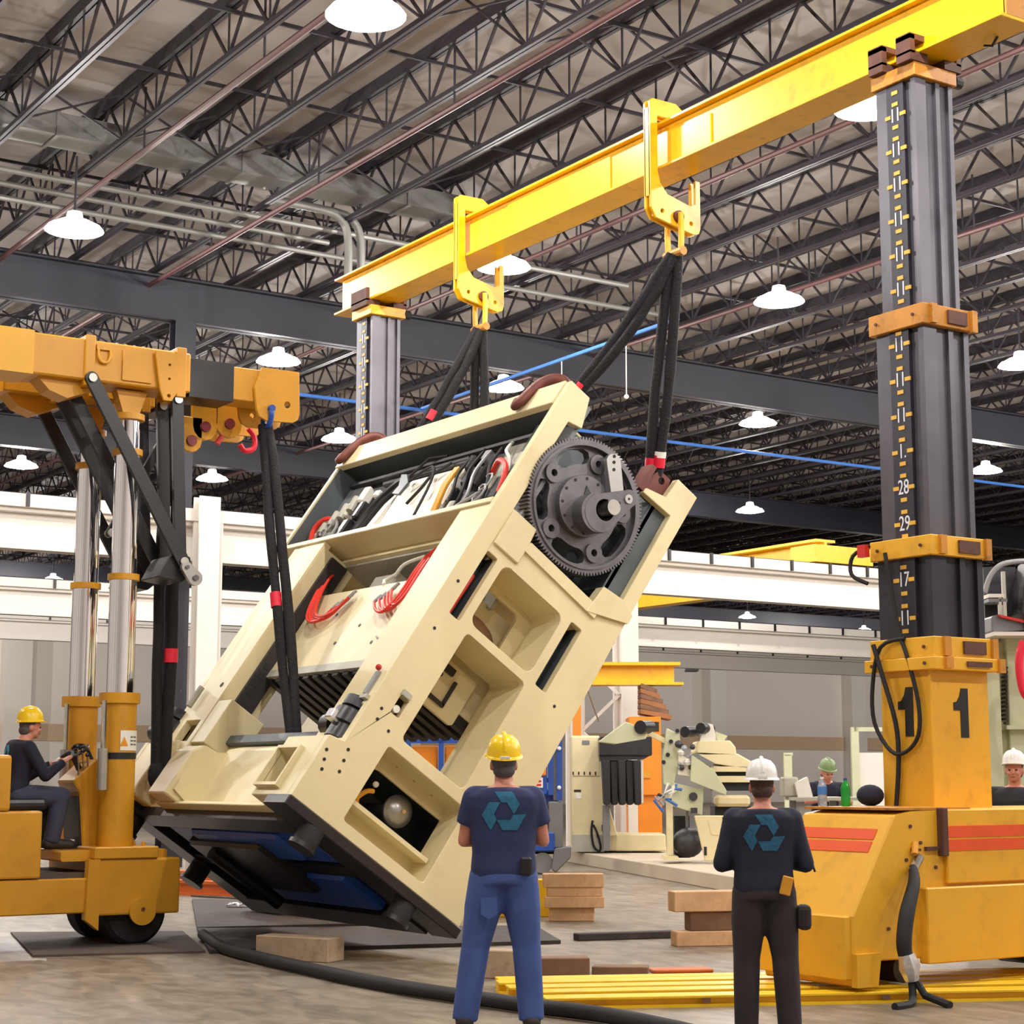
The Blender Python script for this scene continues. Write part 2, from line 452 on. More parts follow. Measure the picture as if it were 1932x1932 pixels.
for dx in (-.5, .5): ob('post', G().box(dx-.12, dx+.12, -.12, .12, 0, 5.62), m_whitepaint, cf)
for k in range(6): ob('lacing', G().bar((-.5, 0, .4+k*.85), (.5, 0, 1.25+k*.85) if k % 2 == 0 else (.5, 0, .4+k*.85), .09, .09) if k % 2 == 0 else G().bar((.5, 0, .4+k*.85), (-.5, 0, 1.25+k*.85), .09, .09), m_greypanel, cf)

# --- yellow overhead bridge cranes
def bridge(x, y0, y1, z0, z1, label):
    t = thing('bridge_crane', label, 'crane', (x, 0, 0))
    ob('web_plate', G().box(-.04, .04, y0, y1, z0, z1), m_beam, t)
    ob('top_flange', G().box(-.3, .3, y0, y1, z1, z1+.06), m_beam, t)
    ob('bottom_flange', G().box(-.22, .22, y0, y1, z0-.05, z0), m_beam, t)
    ob('end_truck', G().box(-.9, .9, y1-.2, y1+.6, 6.60, 6.95), m_beam, t)
    ob('end_truck', G().box(-.9, .9, y0-.6, y0+.2, 6.41, 6.8), m_beam, t)
bridge(28.8, 30.4, 43.9, 6.03, 6.97, 'yellow overhead bridge crane girder crossing above the white runway beams')

# --- ducts, conduits and pipes under the roof
p = at(0, 245, 2, 11.0)
d = thing('air_duct', 'wide grey air duct running across under the roof joists', 'duct', (0, p.y, 0))
ob('trunk', G().box(3.5, 16.5, -.3, .3, 11.0, 11.34), m_duct, d)
for x in (5.5, 8.5, 11.5, 14.5): ob('flange', G().box(x-.03, x+.03, -.33, .33, 10.97, 11.37), m_duct, d)
q = at(700, 395, 2, 10.9)
d = thing('drop_pipes', 'pair of grey pipes bending down from the roof above the lifting beam', 'pipe', (q.x, q.y+.6, 0))
for dx in (-.1, .14):
    ob('pipe', G().tube([(-1.6, 0, 10.95), (-.5+dx, 0, 10.95), (-.15+dx, 0, 10.85), (dx, 0, 10.5), (dx, 0, 9.4)], .07, 10), m_duct, d, True)
for (px, py, z, x1, lab) in ((0, 318, 10.75, 20, 'thin grey conduit crossing under the joists beside the air duct'),
                        (0, 372, 10.75, 22, 'thin grey conduit crossing under the joists near the dark girder'),
                        (0, 345, 10.74, 14, 'grey conduit running under the joists between two others')):
    q = at(px, py, 2, z)
    tag(ob('conduit', G().tube([(q.x-2, q.y, z), (x1, q.y, z)], .05, 8), m_duct, None, True), lab, 'pipe')
for (x, lab) in ((9.45, 'rust red sprinkler pipe hung below the joists beside the ceiling lamp'), (12.3, 'rust red sprinkler pipe hung below the joists over the press'), (17.2, 'rust red sprinkler pipe hung below the joists over the lift tower'), (22.5, 'rust red sprinkler pipe hung below the joists past the lift tower')):
    t = thing('sprinkler_pipe', lab, 'pipe', (x, 0, 0))
    ob('pipe', G().tube([(0, 4, 10.62), (0, 60, 10.62)], .045, 8), m_pipe_red, t, True)
    for y in range(8, 60, 4): ob('hanger', G().box(-.012, .012, y-.012, y+.012, 10.62, 11.6), m_darksteel, t)
tag(ob('blue_pipe', G().tube([(6, 29.4, 8.58), (48, 29.4, 8.66)], .036, 8), m_bluepipe, None, True), 'long blue air pipe running along the dark roof girder', 'pipe')
tag(ob('blue_pipe', G().tube([(17.35, 21.5, 8.7), (17.35, 29.35, 8.62)], .036, 8), m_bluepipe, None, True), 'blue air pipe branching toward the lift towers', 'pipe')

# --- high bay lamps
lampL = thing('ceiling_lamp', 'white round high bay lamp hanging below the roof joists', 'lamp', (0, 0, 9.7), group='high bay lamps')
ob('housing', G().lathe([(.05, .30), (.11, .28), (.13, .18), (.24, .14), (.41, .04), (.44, 0), (.41, 0), (.2, .12), (.0, .13)], 20), m_lamp, lampL, True)
ob('lens', G().lathe([(.0, -.06), (.2, -.045), (.34, .0), (.39, .06), (.0, .07)], 20), m_lens, lampL, True)
ob('rod', G().cyl((0, 0, .28), (0, 0, 1.16), .018, 6), m_darksteel, lampL)
spots = [at(x, y, 2, 9.7) for x, y in ((690, 30), (140, 435), (1470, 570), (950, 505), (1640, 205), (525, 683), (640, 830), (1430, 800), (1415, 965), (1860, 890), (1925, 690), (40, 880), (400, 905), (1410, 1165), (1630, 1190), (100, 1095), (1650, 1150), (950, 733))]
seen = [(p.x, p.y) for p in spots]
allp = list(seen)
for i in range(-1, 12):
    for j in range(-1, 12):
        x, y = 8.9 + 6.3*i, 16.2 + 7.4*(j-1)
        if min((x-a)**2 + (y-b)**2 for a, b in seen) < 24: continue
        v = Vector((x, y, 9.7)) - _eye; u = v.dot(_rt)/v.dot(_fw); w = v.dot(_up)/v.dot(_fw)
        inview = v.dot(_fw) > 0 and abs(u) < .30 and abs(w) < .30
        if inview: continue                      # the photo shows no lamp there
        if x > 45 or y > 52: continue
        allp.append((x, y))
allp += [(22, 78), (22, 88), (82, 66), (94, 66), (94, 78)]      # unseen lamps added to brighten the far wall
lamp_label = {0: 'glowing high bay lamp over the crane side of the lifting beam', 1: 'glowing high bay lamp below the wide grey air duct', 2: 'glowing high bay lamp between the straight sling and the numbered tower',
              3: 'glowing high bay lamp beside the beam clamp near the rear tower', 4: 'glowing high bay lamp against the top of the numbered tower mast', 5: 'glowing high bay lamp just above the boom tip of the crane', 6: 'glowing high bay lamp beside the rear tower mast'}
for i, (x, y) in enumerate(allp):
    off = i >= len(seen)                         # rows of the same lamp grid outside the picture, and the added far lamps
    lo_ = lampL if i == 0 else dup(lampL, (x, y, 9.7))
    if i == 0: lampL.location = (x, y, 9.7)
    if off: lo_.name = 'ceiling_lamp_offscreen_or_added'
    lo_['label'] = lamp_label.get(i, 'white round high bay lamp below the roof joists')
    ld = bpy.data.lights.new('lamp_light', 'POINT'); ld.shadow_soft_size = .12; ld.energy = LAMP_W*(2 if y > 60 else 1); ld.color = LAMP_COL
    lo = bpy.data.objects.new('lamp_light_offscreen_or_added' if off else 'lamp_light', ld); col.objects.link(lo); lo.location = (x, y, 9.50)
# ================================================================== lifting gantry
TX, TY = 10.78, 10.18
def ring_frame(h, z0, z1, th):      # square ring of half size h, profile outward
    return G().plate([(-h,-h),(h,-h),(h,h),(-h,h)], [[(-h+th,-h+th),(h-th,-h+th),(h-th,h-th),(-h+th,h-th)]], z0, z1, XY)
def mast_stage(g, h, z0, z1):       # corrugated square mast section
    d = .03; w = h*.42
    poly = []
    for k in range(4):
        for (u, v) in ((-h, -h), (-w, -h), (-w, -h+d), (w*.25, -h+d), (w*.25, -h), (w*.75, -h), (w*.75, -h+d), (h*.78, -h+d), (h*.78, -h)):
            for _ in range(k): u, v = -v, u
            poly.append((u, v))
    g.plate(poly, [], z0, z1, XY); return g
def rule(parent, xf, z0, z1, marks, w):
    """black rule strip with yellow dashes and white numbers on the -X face of a mast stage"""
    r = ob('rule_strip', G().box(xf-.006, xf+.04, -w, w, z0, z1), m_rule, parent)
    for (z, kind) in marks:
        if kind == 'd':
            ob('dash', G().box(xf-.011, xf, -.032, .032, z-.016, z+.016), m_mark, r)
        else:
            for s in (-1, 1):
                ob('dash', G().box(xf-.011, xf, s*.082-.03, s*.082+.03, z-.016, z+.016), m_mark, r)
            t = text_g(kind, .17)
            t.xf(Matrix.Translation((xf-.008, 0, z)) @ Matrix.Rotation(R(-90), 4, 'Z') @ Matrix.Diagonal((.72, 1, 1, 1)))
            ob('number', t, m_num, r)
def collar(parent, h, z0, z1, mat, name='collar'):
    c = ob(name, ring_frame(h, z0, z1, .07), mat, parent, bevel=.006)
    ob('pad_block', G().box(-h*.1, h*.6, -h-.022, -h+.01, z0+.03, z1-.03), m_rust, c)
    ob('pad_block', G().box(h-.07, h-.01, -h-.03, -h+.01, z0-.01, z1-.0), m_rusty, c)
    ob('pad_block', G().box(-h*.75, -h*.55, -h-.03, -h+.01, z0+.01, z1), m_rusty, c)
    for (u, v) in ((-h-.01, -h+.10), (-h-.01, h-.1)):
        ob('bolt', G().cyl((u, v, (z0+z1)/2), (u-.012, v, (z0+z1)/2), .014, 8), m_rust, c)
    return c

def lift_tower(x, y, label, near):
    t = thing('gantry_tower', label, 'lift tower', (x, y, 0))
    # telescopic mast
    ob('mast_stage', mast_stage(G(), .29, 2.45, 3.40), m_mast_lo, t)
    ob('mast_stage', mast_stage(G(), .26, 3.40, 5.28), m_mast, t)
    ob('mast_stage', mast_stage(G(), .22, 5.28, 7.33), m_mast, t)
    collar(t, .305, 5.17, 5.34, m_rusty); collar(t, .335, 3.30, 3.46, m_tower_y)
    c = ob('cap_plate', ring_frame(.25, 7.28, 7.40, .10), m_rusty, t, bevel=.006)
    for s in (-1, 1):
        k = ob('beam_clip', G().box(-.30, -.10, s*.16-.10, s*.16+.06, 7.40, 7.48).box(-.30, -.245, s*.16-.10, s*.16+.06, 7.46, 7.62).box(-.30, -.12, s*.16-.1, s*.16+.06, 7.58, 7.63), m_rust, c)
        ob('beam_clip', G().box(.10, .30, s*.16-.1, s*.16+.06, 7.40, 7.48).box(.245, .30, s*.16-.1, s*.16+.06, 7.46, 7.62).box(.12, .3, s*.16-.1, s*.16+.06, 7.58, 7.63), m_rust, c)
    ob('end_pin', G().cyl((.26, -.2, 7.34), (.34, -.2, 7.34), .05, 10), m_black, c)
    # numbers as they read in the photo
    s1 = []; z = 7.203
    seq = ['d', 'd', '11']*7
    for k in seq[:20]:
        s1.append((z, k)); z -= .099
    rule(t, -.222, 5.36, 7.27, [m for m in s1 if m[0] > 5.38], .095)
    s2 = [(5.145, 'd')]; z = 5.05
    for k in ('11', 'd', 'd', '11', 'd', 'd', '11', 'd', 'd', '1.', 'd', 'd', '28', 'd', 'd', '29', 'd'):
        s2.append((z, k)); z -= .0979
    rule(t, -.262, 3.46, 5.17, [m for m in s2 if m[0] > 3.47], .105)
    rule(t, -.292, 2.66, 3.30, [(3.23, 'd'), (3.128, '17'), (3.02, 'd'), (2.92, 'd'), (2.82, '11'), (2.72, 'd')], .12)
    # outer yellow post
    p = ob('outer_post', G().box(-.325, .325, -.27, .27, 1.0, 2.47), m_tower_y, t, bevel=.008)
    ob('corner_weld', G().box(-.337, -.313, -.282, -.258, 1.3, 2.44), m_tower_y, p, bevel=.006)
    collar(t, .35, 2.50, 2.66, m_tower_y); collar(t, .385, 2.40, 2.50, m_tower_y, 'lower_collar')
    one = [(-.16, .12), (-.16, .02), (-.04, .02), (-.04, -.32), (.1, -.32), (.1, .3), (-.02, .3), (-.05, .2), (-.1, .13)]
    def digit(fm): return G().plate([(u*.62, v*.62) for u, v in one], [], 0, .006, fm)
    ob('number_one', digit(lambda u, v, w: (-.325-w, -.02-u, 2.09+v)), m_black, p)
    ob('number_one', digit(lambda u, v, w: (.02+u, -.27-w, 2.08+v)), m_black, p)
    # travelling base
    prof = [(-1.58, .11), (-1.40, .11), (-1.40, .28), (2.2, .26), (2.2, 1.34), (-.69, 1.34), (-.98, 1.33), (-1.16, 1.30), (-1.60, .60), (-1.60, .34)]
    b = ob('base_box', G().plate(prof, [], -.66, .30, XZ), m_tower_y, t, bevel=.012)
    ob('base_top_deck', G().box(-1.14, -.36, -.66, .30, 1.335, 1.352), m_rusty, b)
    ob('side_ledge', G().box(-.93, 2.2, -.74, -.64, .24, .78), m_tower_y, b, bevel=.01)
    ob('side_panel', G().box(-.66, 2.2, -.70, -.64, .80, 1.338), m_tower_y, b, bevel=.008)
    ob('edge_post', G().box(-.72, -.66, -.72, -.64, 1.0, 1.35), m_rust, b, bevel=.006)
    dx, dz = (-1.60+1.16), (.60-1.30); L = math.hypot(dx, dz); sx, sz = dx/L, dz/L; nx, nz = sz, -sx
    if nx > 0: nx, nz = -nx, -nz
    for k in (0, 1):                     # stripes on the sloping end and on the side
        a = .12 + k*.105
        c0 = (-1.16 + sx*a, 1.30 + sz*a); c1 = (-1.16 + sx*(a+.088), 1.30 + sz*(a+.088))
        ob('orange_stripe', G().plate([(c0[0], c0[1]), (c1[0], c1[1]), (c1[0]+nx*.006, c1[1]+nz*.006), (c0[0]+nx*.006, c0[1]+nz*.006)], [], -.56, .28, XZ), m_orange, b)
        ob('orange_stripe', G().box(-.655, 2.2, -.707, -.699, 1.135-k*.098, 1.218-k*.098), m_orange, b)
    ob('bottom_flap', G().box(-1.66, -1.58, -.64, .36, .16, .60), m_tower_y, b, bevel=.008)
    ob('bottom_flap', G().plate([(-1.60, .11), (-1.40, .11), (-1.36, .34), (-1.60, .34)], [], -.70, -.64, XZ), m_tower_y, b)
    for (u, v) in ((-1.0, 1.22), (-.9, 1.1), (-1.05, .98), (-.75, .92), (-.8, .55), (-1.25, .5)):
        ob('bolt', G().cyl((u, -.66, v), (u, -.672, v), .014, 6), m_rust, b)
    ob('latch', G().box(-.86, -.74, -.69, -.655, 1.04, 1.07), m_rust, b)
    ob('latch', G().box(-1.0, -.92, -.69, -.655, 1.04, 1.06), m_rust, b)
    for xw in (-.95, .9, 1.9):
        ob('roller', G().cyl((xw, -.5, .19), (xw, .2, .19), .10, 16), m_black, b)
    if not near: return t
    # cable bundle on the side of the base and hoses hanging on the post
    h = [(-1.02, -.70, .93), (-1.1, -.78, .82), (-1.24, -.84, .62), (-1.30, -.86, .42), (-1.28, -.86, .30)]
    cb = ob('cable_bundle', G().tube(h, [.03, .045, .055, .055, .05], 12), m_rubber, t, True)
    ob('hose_fitting', G().cyl((-1.04, -.71, .9), (-.93, -.68, 1.0), .035, 10), m_steel, cb)
    ob('hose_fitting', G().cyl((-1.0, -.70, 1.02), (-.96, -.67, 1.10), .025, 10), m_yhose, cb)
    ob('tape_wrap', G().tube([(-1.29, -.87, .34), (-1.27, -.88, .25), (-1.25, -.88, .16)], [.06, .08, .05], 8), m_silver, cb, True)
    ob('cable_tail', G().tube([(-1.26, -.88, .2), (-1.27, -.9, .06), (-1.4, -1.0, .02), (-1.6, -1.05, .02)], .028, 8), m_rubber, cb, True)
    ob('cable_tail', G().tube([(-1.25, -.88, .2), (-1.2, -.95, .06), (-1.22, -1.2, .02)], .028, 8), m_rubber, cb, True)
    ob('hanging_hose', G().tube([(-.36, -.05, 2.66), (-.40, .18, 2.6), (-.41, .27, 2.3), (-.40, .27, 2.0), (-.38, .12, 1.78), (-.36, -.02, 1.77), (-.36, -.16, 1.9), (-.36, -.17, 2.15), (-.37, -.08, 2.5), (-.36, .02, 2.75), (-.40, .10, 3.35)], .017, 8), m_rubber, t, True)
    ob('hanging_hose', G().tube([(-.44, .22, 2.62), (-.42, .16, 2.4), (-.38, .06, 2.0), (-.36, .06, 1.7), (-.36, .10, 1.35)], .02, 8), m_rubber, t, True)
    ob('hanging_hose', G().tube([(-.42, .25, 3.42), (-.46, .40, 3.35), (-.46, .42, 3.2), (-.40, .3, 3.12)], .017, 8), m_rubber, t, True)
    ob('red_plug', G().box(-.47, -.42, .25, .34, 3.33, 3.43), m_redpaint, t)
    return t
lift_tower(TX, TY, 'telescopic gantry tower with number one on its yellow post, beside the bottles', True)
# the far tower: mast with the same rule, its base hidden behind the press
t = thing('gantry_tower', 'telescopic gantry tower with worn yellow cap, rising behind the tilted press', 'lift tower', (TX+.02, 19.36, 0))
ob('mast_stage', mast_stage(G(), .20, 5.2, 7.33), m_mast, t); ob('mast_stage', mast_stage(G(), .24, 3.3, 5.2), m_mast, t)
ob('mast_stage', mast_stage(G(), .27, 1.3, 3.3), m_mast, t)
c = ob('cap_plate', ring_frame(.25, 7.28, 7.40, .10), m_tower_y, t, bevel=.006)
ob('beam_clip', G().box(-.29, -.10, -.2, .2, 7.40, 7.48).box(-.29, -.245, -.2, .2, 7.46, 7.62), m_rust, c)
ob('beam_clip', G().box(.10, .29, -.2, .2, 7.40, 7.48).box(.245, .29, -.2, .2, 7.46, 7.62), m_rust, c)
ob('end_pin', G().cyl((.24, -.2, 7.34), (.33, -.2, 7.34), .06, 10), m_black, c)
s1 = []; z = 7.203
for k in (['d', 'd', '11']*7)[:20]:
    s1.append((z, k)); z -= .099
rule(t, -.202, 5.2, 7.27, [m for m in s1 if m[0] > 5.25], .07)
collar(t, .29, 5.1, 5.26, m_rusty); collar(t, .32, 3.2, 3.36, m_tower_y)
ob('base_box', G().plate([(-1.5, .1), (2, .1), (2, 1.34), (-1.1, 1.34), (-1.5, .7)], [], -.45, .45, XZ), m_tower_y, t, bevel=.01)

# header beam: box girder with wide flanges
b = thing('lifting_beam', 'long yellow header beam resting across the two gantry towers', 'beam', (TX, 9.05, 7.48))
LB = 11.1
ob('bottom_flange', G().box(-.2, .2, 0, LB, 0, .03), m_beam, b, bevel=.004)
ob('top_flange', G().box(-.2, .2, 0, LB, .45, .48), m_beam, b, bevel=.004)
ob('web_plate', G().box(-.13, -.10, 0.02, LB-.1, .03, .45), m_beam, b); ob('web_plate', G().box(.10, .13, 0.02, LB-.1, .03, .45), m_beam, b)
ob('wear_plate', G().box(-.145, -.13, 5.2, 7.1, .06, .40), M('fresh_yellow', (252, 206, 10), .35), b)
ob('wear_plate', G().box(-.145, -.13, 3.6, 4.2, .06, .36), bpy.data.materials['fresh_yellow'], b)
ob('end_plate', G().box(-.13, .13, 0, .03, .03, .45), m_rusty, b)
ob('end_hook', G().tube([(.1, .3, 0), (.1, .36, -.06), (.1, .44, -.03)], .012, 6), m_black, b)

# beam clamps with shackles
def clamp(y, label):
    t = thing('beam_clamp', label, 'clamp', (TX, y, 7.0))
    outer = [(-.31, .08), (-.25, -.02), (.22, -.12), (.29, -.10), (.31, -.04), (.31, .44), (.25, .44), (.25, .20), (.18, .17), (-.10, .24), (-.19, .34), (-.22, .46), (-.22, 1.02), (.16, 1.02), (.15, 1.10), (.02, 1.19), (-.28, 1.19), (-.31, 1.16)]
    for dy in (-.04, .04):
        ob('side_plate', G().plate(outer, [circ(-.17, .06, .022, 10), circ(.19, -.01, .022, 10)], dy-.016, dy+.016, XZ), m_beam, t, bevel=.004)
    ob('spacer', G().box(-.31, -.275, -.04, .04, .2, 1.1), m_beam, t)
    ob('pin', G().cyl((.02, -.09, .03), (.02, .09, .03), .06, 12), m_brown, t)
    sh = ob('shackle', G().tube([(.02, -.10, .06), (.02, -.11, -.12), (.02, -.10, -.34)], .03, 8).tube([(.02, .10, .06), (.02, .11, -.12), (.02, .10, -.34)], .03, 8), m_beam, t, True)
    ob('sling_pin', G().cyl((.02, -.14, -.33), (.02, .14, -.33), .045, 12), m_rusty, sh)
    return t
CL1, CL2 = 13.42, 16.98
clamp(CL1, 'yellow beam clamp with shackle in the middle of the header beam')
clamp(CL2, 'yellow beam clamp with shackle hanging beside the lamp, near the rear tower')
# ================================================================== the tilted press
PR = thing('mechanical_press', 'huge cream mechanical press tilted in slings with its gear side open', 'press', (6.91, 13.8, 1.43), (0, R(35), 0))
W, WC = 4.1, 4.5
def P(name, g, m, parent=PR, **k): return ob(name, g, m, parent, **k)
hol = [rrect(.34, 2.21, .475, 2.93, .02), rrect(.56, 2.27, 1.36, 2.95, .09), rrect(1.46, 2.24, 1.60, 2.97, .02),
       rrect(.6, 1.0, 1.37, 2.18, .05), rrect(.53, .11, 1.5, .88, .03), rrect(.37, 1.13, .47, 1.31, .01)]
outl = [(0, 0), (2.03, 0), (1.97, 3.40), (1.97, 4.93), (1.68, 4.93), (1.66, 4.68), (1.42, 4.60), (1.42, 4.54), (1.81, 4.56), (1.82, 3.49), (1.56, 3.45), (1.585, 3.24), (.66, 3.26), (.64, 3.41), (.34, 3.43), (.34, 4.52), (.50, 4.57), (.40, 4.88), (.14, 4.88), (.15, .66), (0, .62)]
sp = P('side_plate', G().plate(outl, hol, 0, .09, XZ), m_cream, bevel=.006)
for (u, v) in ((.30, 2.0), (.25, 2.5), (1.75, 2.2), (1.72, 1.4), (.05, .5), (.08, .42), (.11, .34), (.22, .62), (.24, .52), (.26, .42), (.28, 1.1), (.30, 1.0), (.45, .98), (1.7, 1.0)):
    P('bolt_hole_shade', G().cyl((u, -.004, v), (u, .002, v), .016, 8), m_dark, sp)  # dark discs painted for the shade of bolt holes
P('limit_switch', G().box(.36, .46, -.03, .02, 1.31, 1.37), m_greypanel, sp, bevel=.006)
P('round_button', G().cyl((.40, -.012, 1.18), (.40, .05, 1.18), .035, 12), m_whitewire, sp)
far = P('side_plate', G().plate([(0, 0), (2.0, 0), (1.97, 3.36), (.15, 3.36), (.15, .66), (0, .62)], [rrect(.56, 2.27, 1.36, 2.95, .09), rrect(.6, 1.0, 1.37, 2.18, .05)], W-.09, W, XZ), m_cream, bevel=.006)
# window liners: the thickness of the welded frame
def liner(h, y0, y1, mat, th=.03):
    hs = [h]; us = [p[0] for p in h]; vs = [p[1] for p in h]
    o = rect(min(us)-th, min(vs)-th, max(us)+th, max(vs)+th)
    return P('window_liner', G().plate(o, hs, y0, y1, XZ), mat)
liner(hol[3], .09, .58, m_cream_in); liner(hol[1], .09, .50, m_cream_in); liner(hol[4], .09, .34, m_cream_in)
liner(rrect(.6, 1.0, 1.37, 2.18, .05), W-.55, W-.09, m_cream_in)
# slots: dark pockets with red cable
for h, cable in ((hol[0], True), (hol[2], False)):
    u0, u1 = min(p[0] for p in h), max(p[0] for p in h); v0, v1 = min(p[1] for p in h), max(p[1] for p in h)
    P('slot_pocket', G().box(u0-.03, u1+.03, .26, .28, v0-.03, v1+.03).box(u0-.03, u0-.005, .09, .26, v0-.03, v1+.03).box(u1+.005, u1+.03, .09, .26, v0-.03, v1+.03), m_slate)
    if cable: P('red_cable', G().tube([(u0+.03, .10, v0+.01), (u0+.035, .11, v0+.15), (u0+.045, .12, v0+.3), (u0+.07, .16, v0+.5)], .03, 8), m_redhose, smooth=True)
    else: P('red_cable', G().tube([(u0+.02, .12, v0+.01), (u0+.03, .14, v0+.1)], .018, 8), m_redhose, smooth=True)
# plate behind the upper window, with its own opening and the brown casting inside
P('inner_panel', G().plate(rect(.5, 2.2, 1.42, 3.0), [rrect(.60, 2.38, 1.20, 2.88, .06)], .50, .54, XZ), m_cream_in)
P('brown_casting', G().ball((.95, .75, 2.55), .28, .16, .13, 14).box(.6, 1.0, .68, .84, 2.45, 2.6), M('bronze_casting', (146, 112, 84), .55), smooth=True)
P('inner_ledge', G().box(.6, 1.3, .40, .50, 2.30, 2.36), m_cream_in)
# panel seen in the middle window: a bracket with a black U
ip = P('inner_bracket', G().plate(rrect(.66, 1.62, 1.25, 2.12, .04), [], .62, .66, XZ), m_cream_in)
P('black_guard', G().box(.76, .79, .585, .625, 1.72, 2.02).box(.76, 1.06, .585, .625, 1.70, 1.735).box(1.03, 1.06, .585, .625, 1.72, 1.98), m_black, ip)
P('knob', G().box(.86, .98, .58, .625, 2.0, 2.07).cyl((.86, .6, 1.95), (.86, .625, 1.95), .03, 10), m_black, ip)
# front plates of the columns
def column_front(y0, y1, near):
    h = [rect(.10, .70, .46, 1.06)] if near else [rect(W-.62, .74, W-.25, 1.0)]
    c = P('column_front', G().plate(rect(y0, .62, y1, 3.36), h, .15, .24, YZ), m_cream, bevel=.006)
    yi = y1 if near else y0
    P('guide_wall', G().box(.17, .62, yi-.05 if near else yi-.008, yi+.008 if near else yi+.05, .62 if near else .9, 3.30), m_cream, c)
    P('guide_rail', G().box(.30, .52, yi if near else yi-.06, yi+.06 if near else yi, 1.15, 3.25), m_ridge, c)
    P('rear_wall', G().box(1.86, 1.96, y0, y1, .3, 3.36), m_cream_in, c)
    for k in range(6):
        P('rail_port_shade', G().box(.34, .40, (yi+.058 if near else yi-.066), (yi+.066 if near else yi-.058), 1.25+k*.11, 1.32+k*.11), m_dark, c)  # dark tabs, painted shade of the rail openings
    return c
cn = column_front(.088, .62, True); cfr = column_front(W-.72, W-.088, False)
P('limit_switch', G().box(.12, .15, .12, .18, 1.16, 1.40), m_wire, cn); P('red_button', G().ball((.11, .15, 1.43), .03, n=8), m_redpaint, cn)
P('cable_lug', G().box(.11, .15, .05, .2, 1.10, 1.14), m_greypanel, cn)
P('limit_switch', G().cyl((.10, W-.2, 1.15), (.10, W-.2, 1.4), .035, 8), m_greypanel, cfr)
P('bolt_hole_shade', G().cyl((.145, 3.55, 1.45), (.155, 3.55, 1.45), .03, 8), m_dark, cfr)
P('lower_box', G().box(.16, .6, W-1.05, W-.72, .72, 1.25), m_cream, cfr, bevel=.008)
# motors in the cut-outs
def motor(y0, x, name='drive_motor'):
    m = P(name, G().lathe([(.0, -.22), (.10, -.22), (.15, -.18), (.15, -.04), (.19, -.03), (.19, .10), (.12, .14), (.0, .14)], 18, lambda a, b, c: (x + a*.95, y0 + b, .88 + c)), m_black, smooth=30)
    P('cooling_cowl', G().lathe([(.0, .0), (.155, .0), (.155, .10), (.0, .10)], 18, lambda a, b, c: (x + a, y0 + b, 1.02 + c)), m_gear_dark, m, smooth=30)
    P('terminal_box', G().box(x-.22, x-.1, y0-.05, y0+.07, .82, .92), m_silver, m, bevel=.01)
    P('motor_side', G().cyl((x-.05, y0+.14, .86), (x-.05, y0+.30, .86), .10, 14), m_black, m, smooth=30)
motor(.27, .22); motor(W+.06, .2)
# slide (ram) with T-slot bars underneath
sl = P('slide', G().box(.46, 1.55, .70, 3.36, 1.80, 2.84), m_cream_in)
P('slide_face', G().box(.43, .46, .72, 3.34, 1.82, 2.82), m_slide, sl)
n = 13
for i in range(n):
    y = .78 + i*(2.5/(n-1))
    P('slot_bar', G().box(.46, 1.56, y-.055, y+.055, 1.70, 1.80), m_ridge, sl)
P('slide_bottom', G().box(.48, 1.54, .72, 3.34, 1.775, 1.80), m_ridge, sl)
P('slide_bottom_lip', G().box(.425, .475, .72, 3.34, 1.74, 1.83), m_greypanel, sl)
for (y, z) in ((2.2, 2.1), (1.4, 2.05), (1.9, 2.3), (1.15, 2.0), (2.6, 2.5), (1.6, 2.45)):
    P('bolt_hole_shade', G().cyl((.424, y, z), (.432, y, z), .02, 8), m_gear_dark, sl)
P('ring_mark', G().tube([(.425, 1.25+.16*math.cos(R(a)), 2.22+.14*math.sin(R(a))) for a in range(150, 320, 20)], .012, 6), m_greypanel, sl)
# crown underside: grey recess above the slide
P('crown_recess', G().box(.95, .99, .62, W-.7, 2.80, 3.30).box(.5, .95, .62, W-.7, 3.27, 3.31), m_greypanel)
P('recess_beam', G().box(.6, .8, .9, 3.2, 2.86, 3.0), m_greypanel)
P('port_shade', G().cyl((.93, 2.75, 3.0), (.96, 2.75, 3.0), .16, 16), m_dark)  # dark disc in place of the shaded port opening
P('recess_cover', G().box(.52, .9, 2.0, 2.5, 2.86, 3.06), m_greypanel, bevel=.01)
def bundle(pts, n, spread):
    for i in range(n):
        d = (i - (n-1)/2)*spread
        q = [(x - abs(d)*.2, y + d*(.4 + .8*k/len(pts)), z - d*.9*(k/len(pts))**2) for k, (x, y, z) in enumerate(pts)]
        h = P('red_hose', G().tube(q, .016, 7), m_redhose, smooth=True)
        P('hose_end', G().tube([q[-1], (q[-1][0]+.01, q[-1][1]-.05, q[-1][2]+.09)], .018, 7), m_wire, h)
        P('hose_end', G().tube([(q[0][0], q[0][1], q[0][2]), (q[0][0]+.02, q[0][1]+.03, q[0][2]+.14)], .014, 6), m_whitewire, h)
bundle([(.50, 3.42, 3.20), (.42, 3.36, 3.05), (.38, 3.22, 2.77), (.37, 3.05, 2.5), (.37, 2.83, 2.40), (.38, 2.63, 2.45), (.39, 2.54, 2.6)], 5, .05)
bundle([(.50, 1.36, 3.26), (.42, 1.28, 3.08), (.38, 1.22, 2.85), (.37, 1.19, 2.6), (.37, 1.28, 2.40), (.38, 1.48, 2.45), (.39, 1.66, 2.6)], 5, .05)
P('air_line', G().tube([(.6, 2.3, 3.1), (.5, 2.0, 3.0), (.48, 1.9, 3.12), (.5, 1.6, 3.2)], .02, 7), m_whitewire, smooth=True)
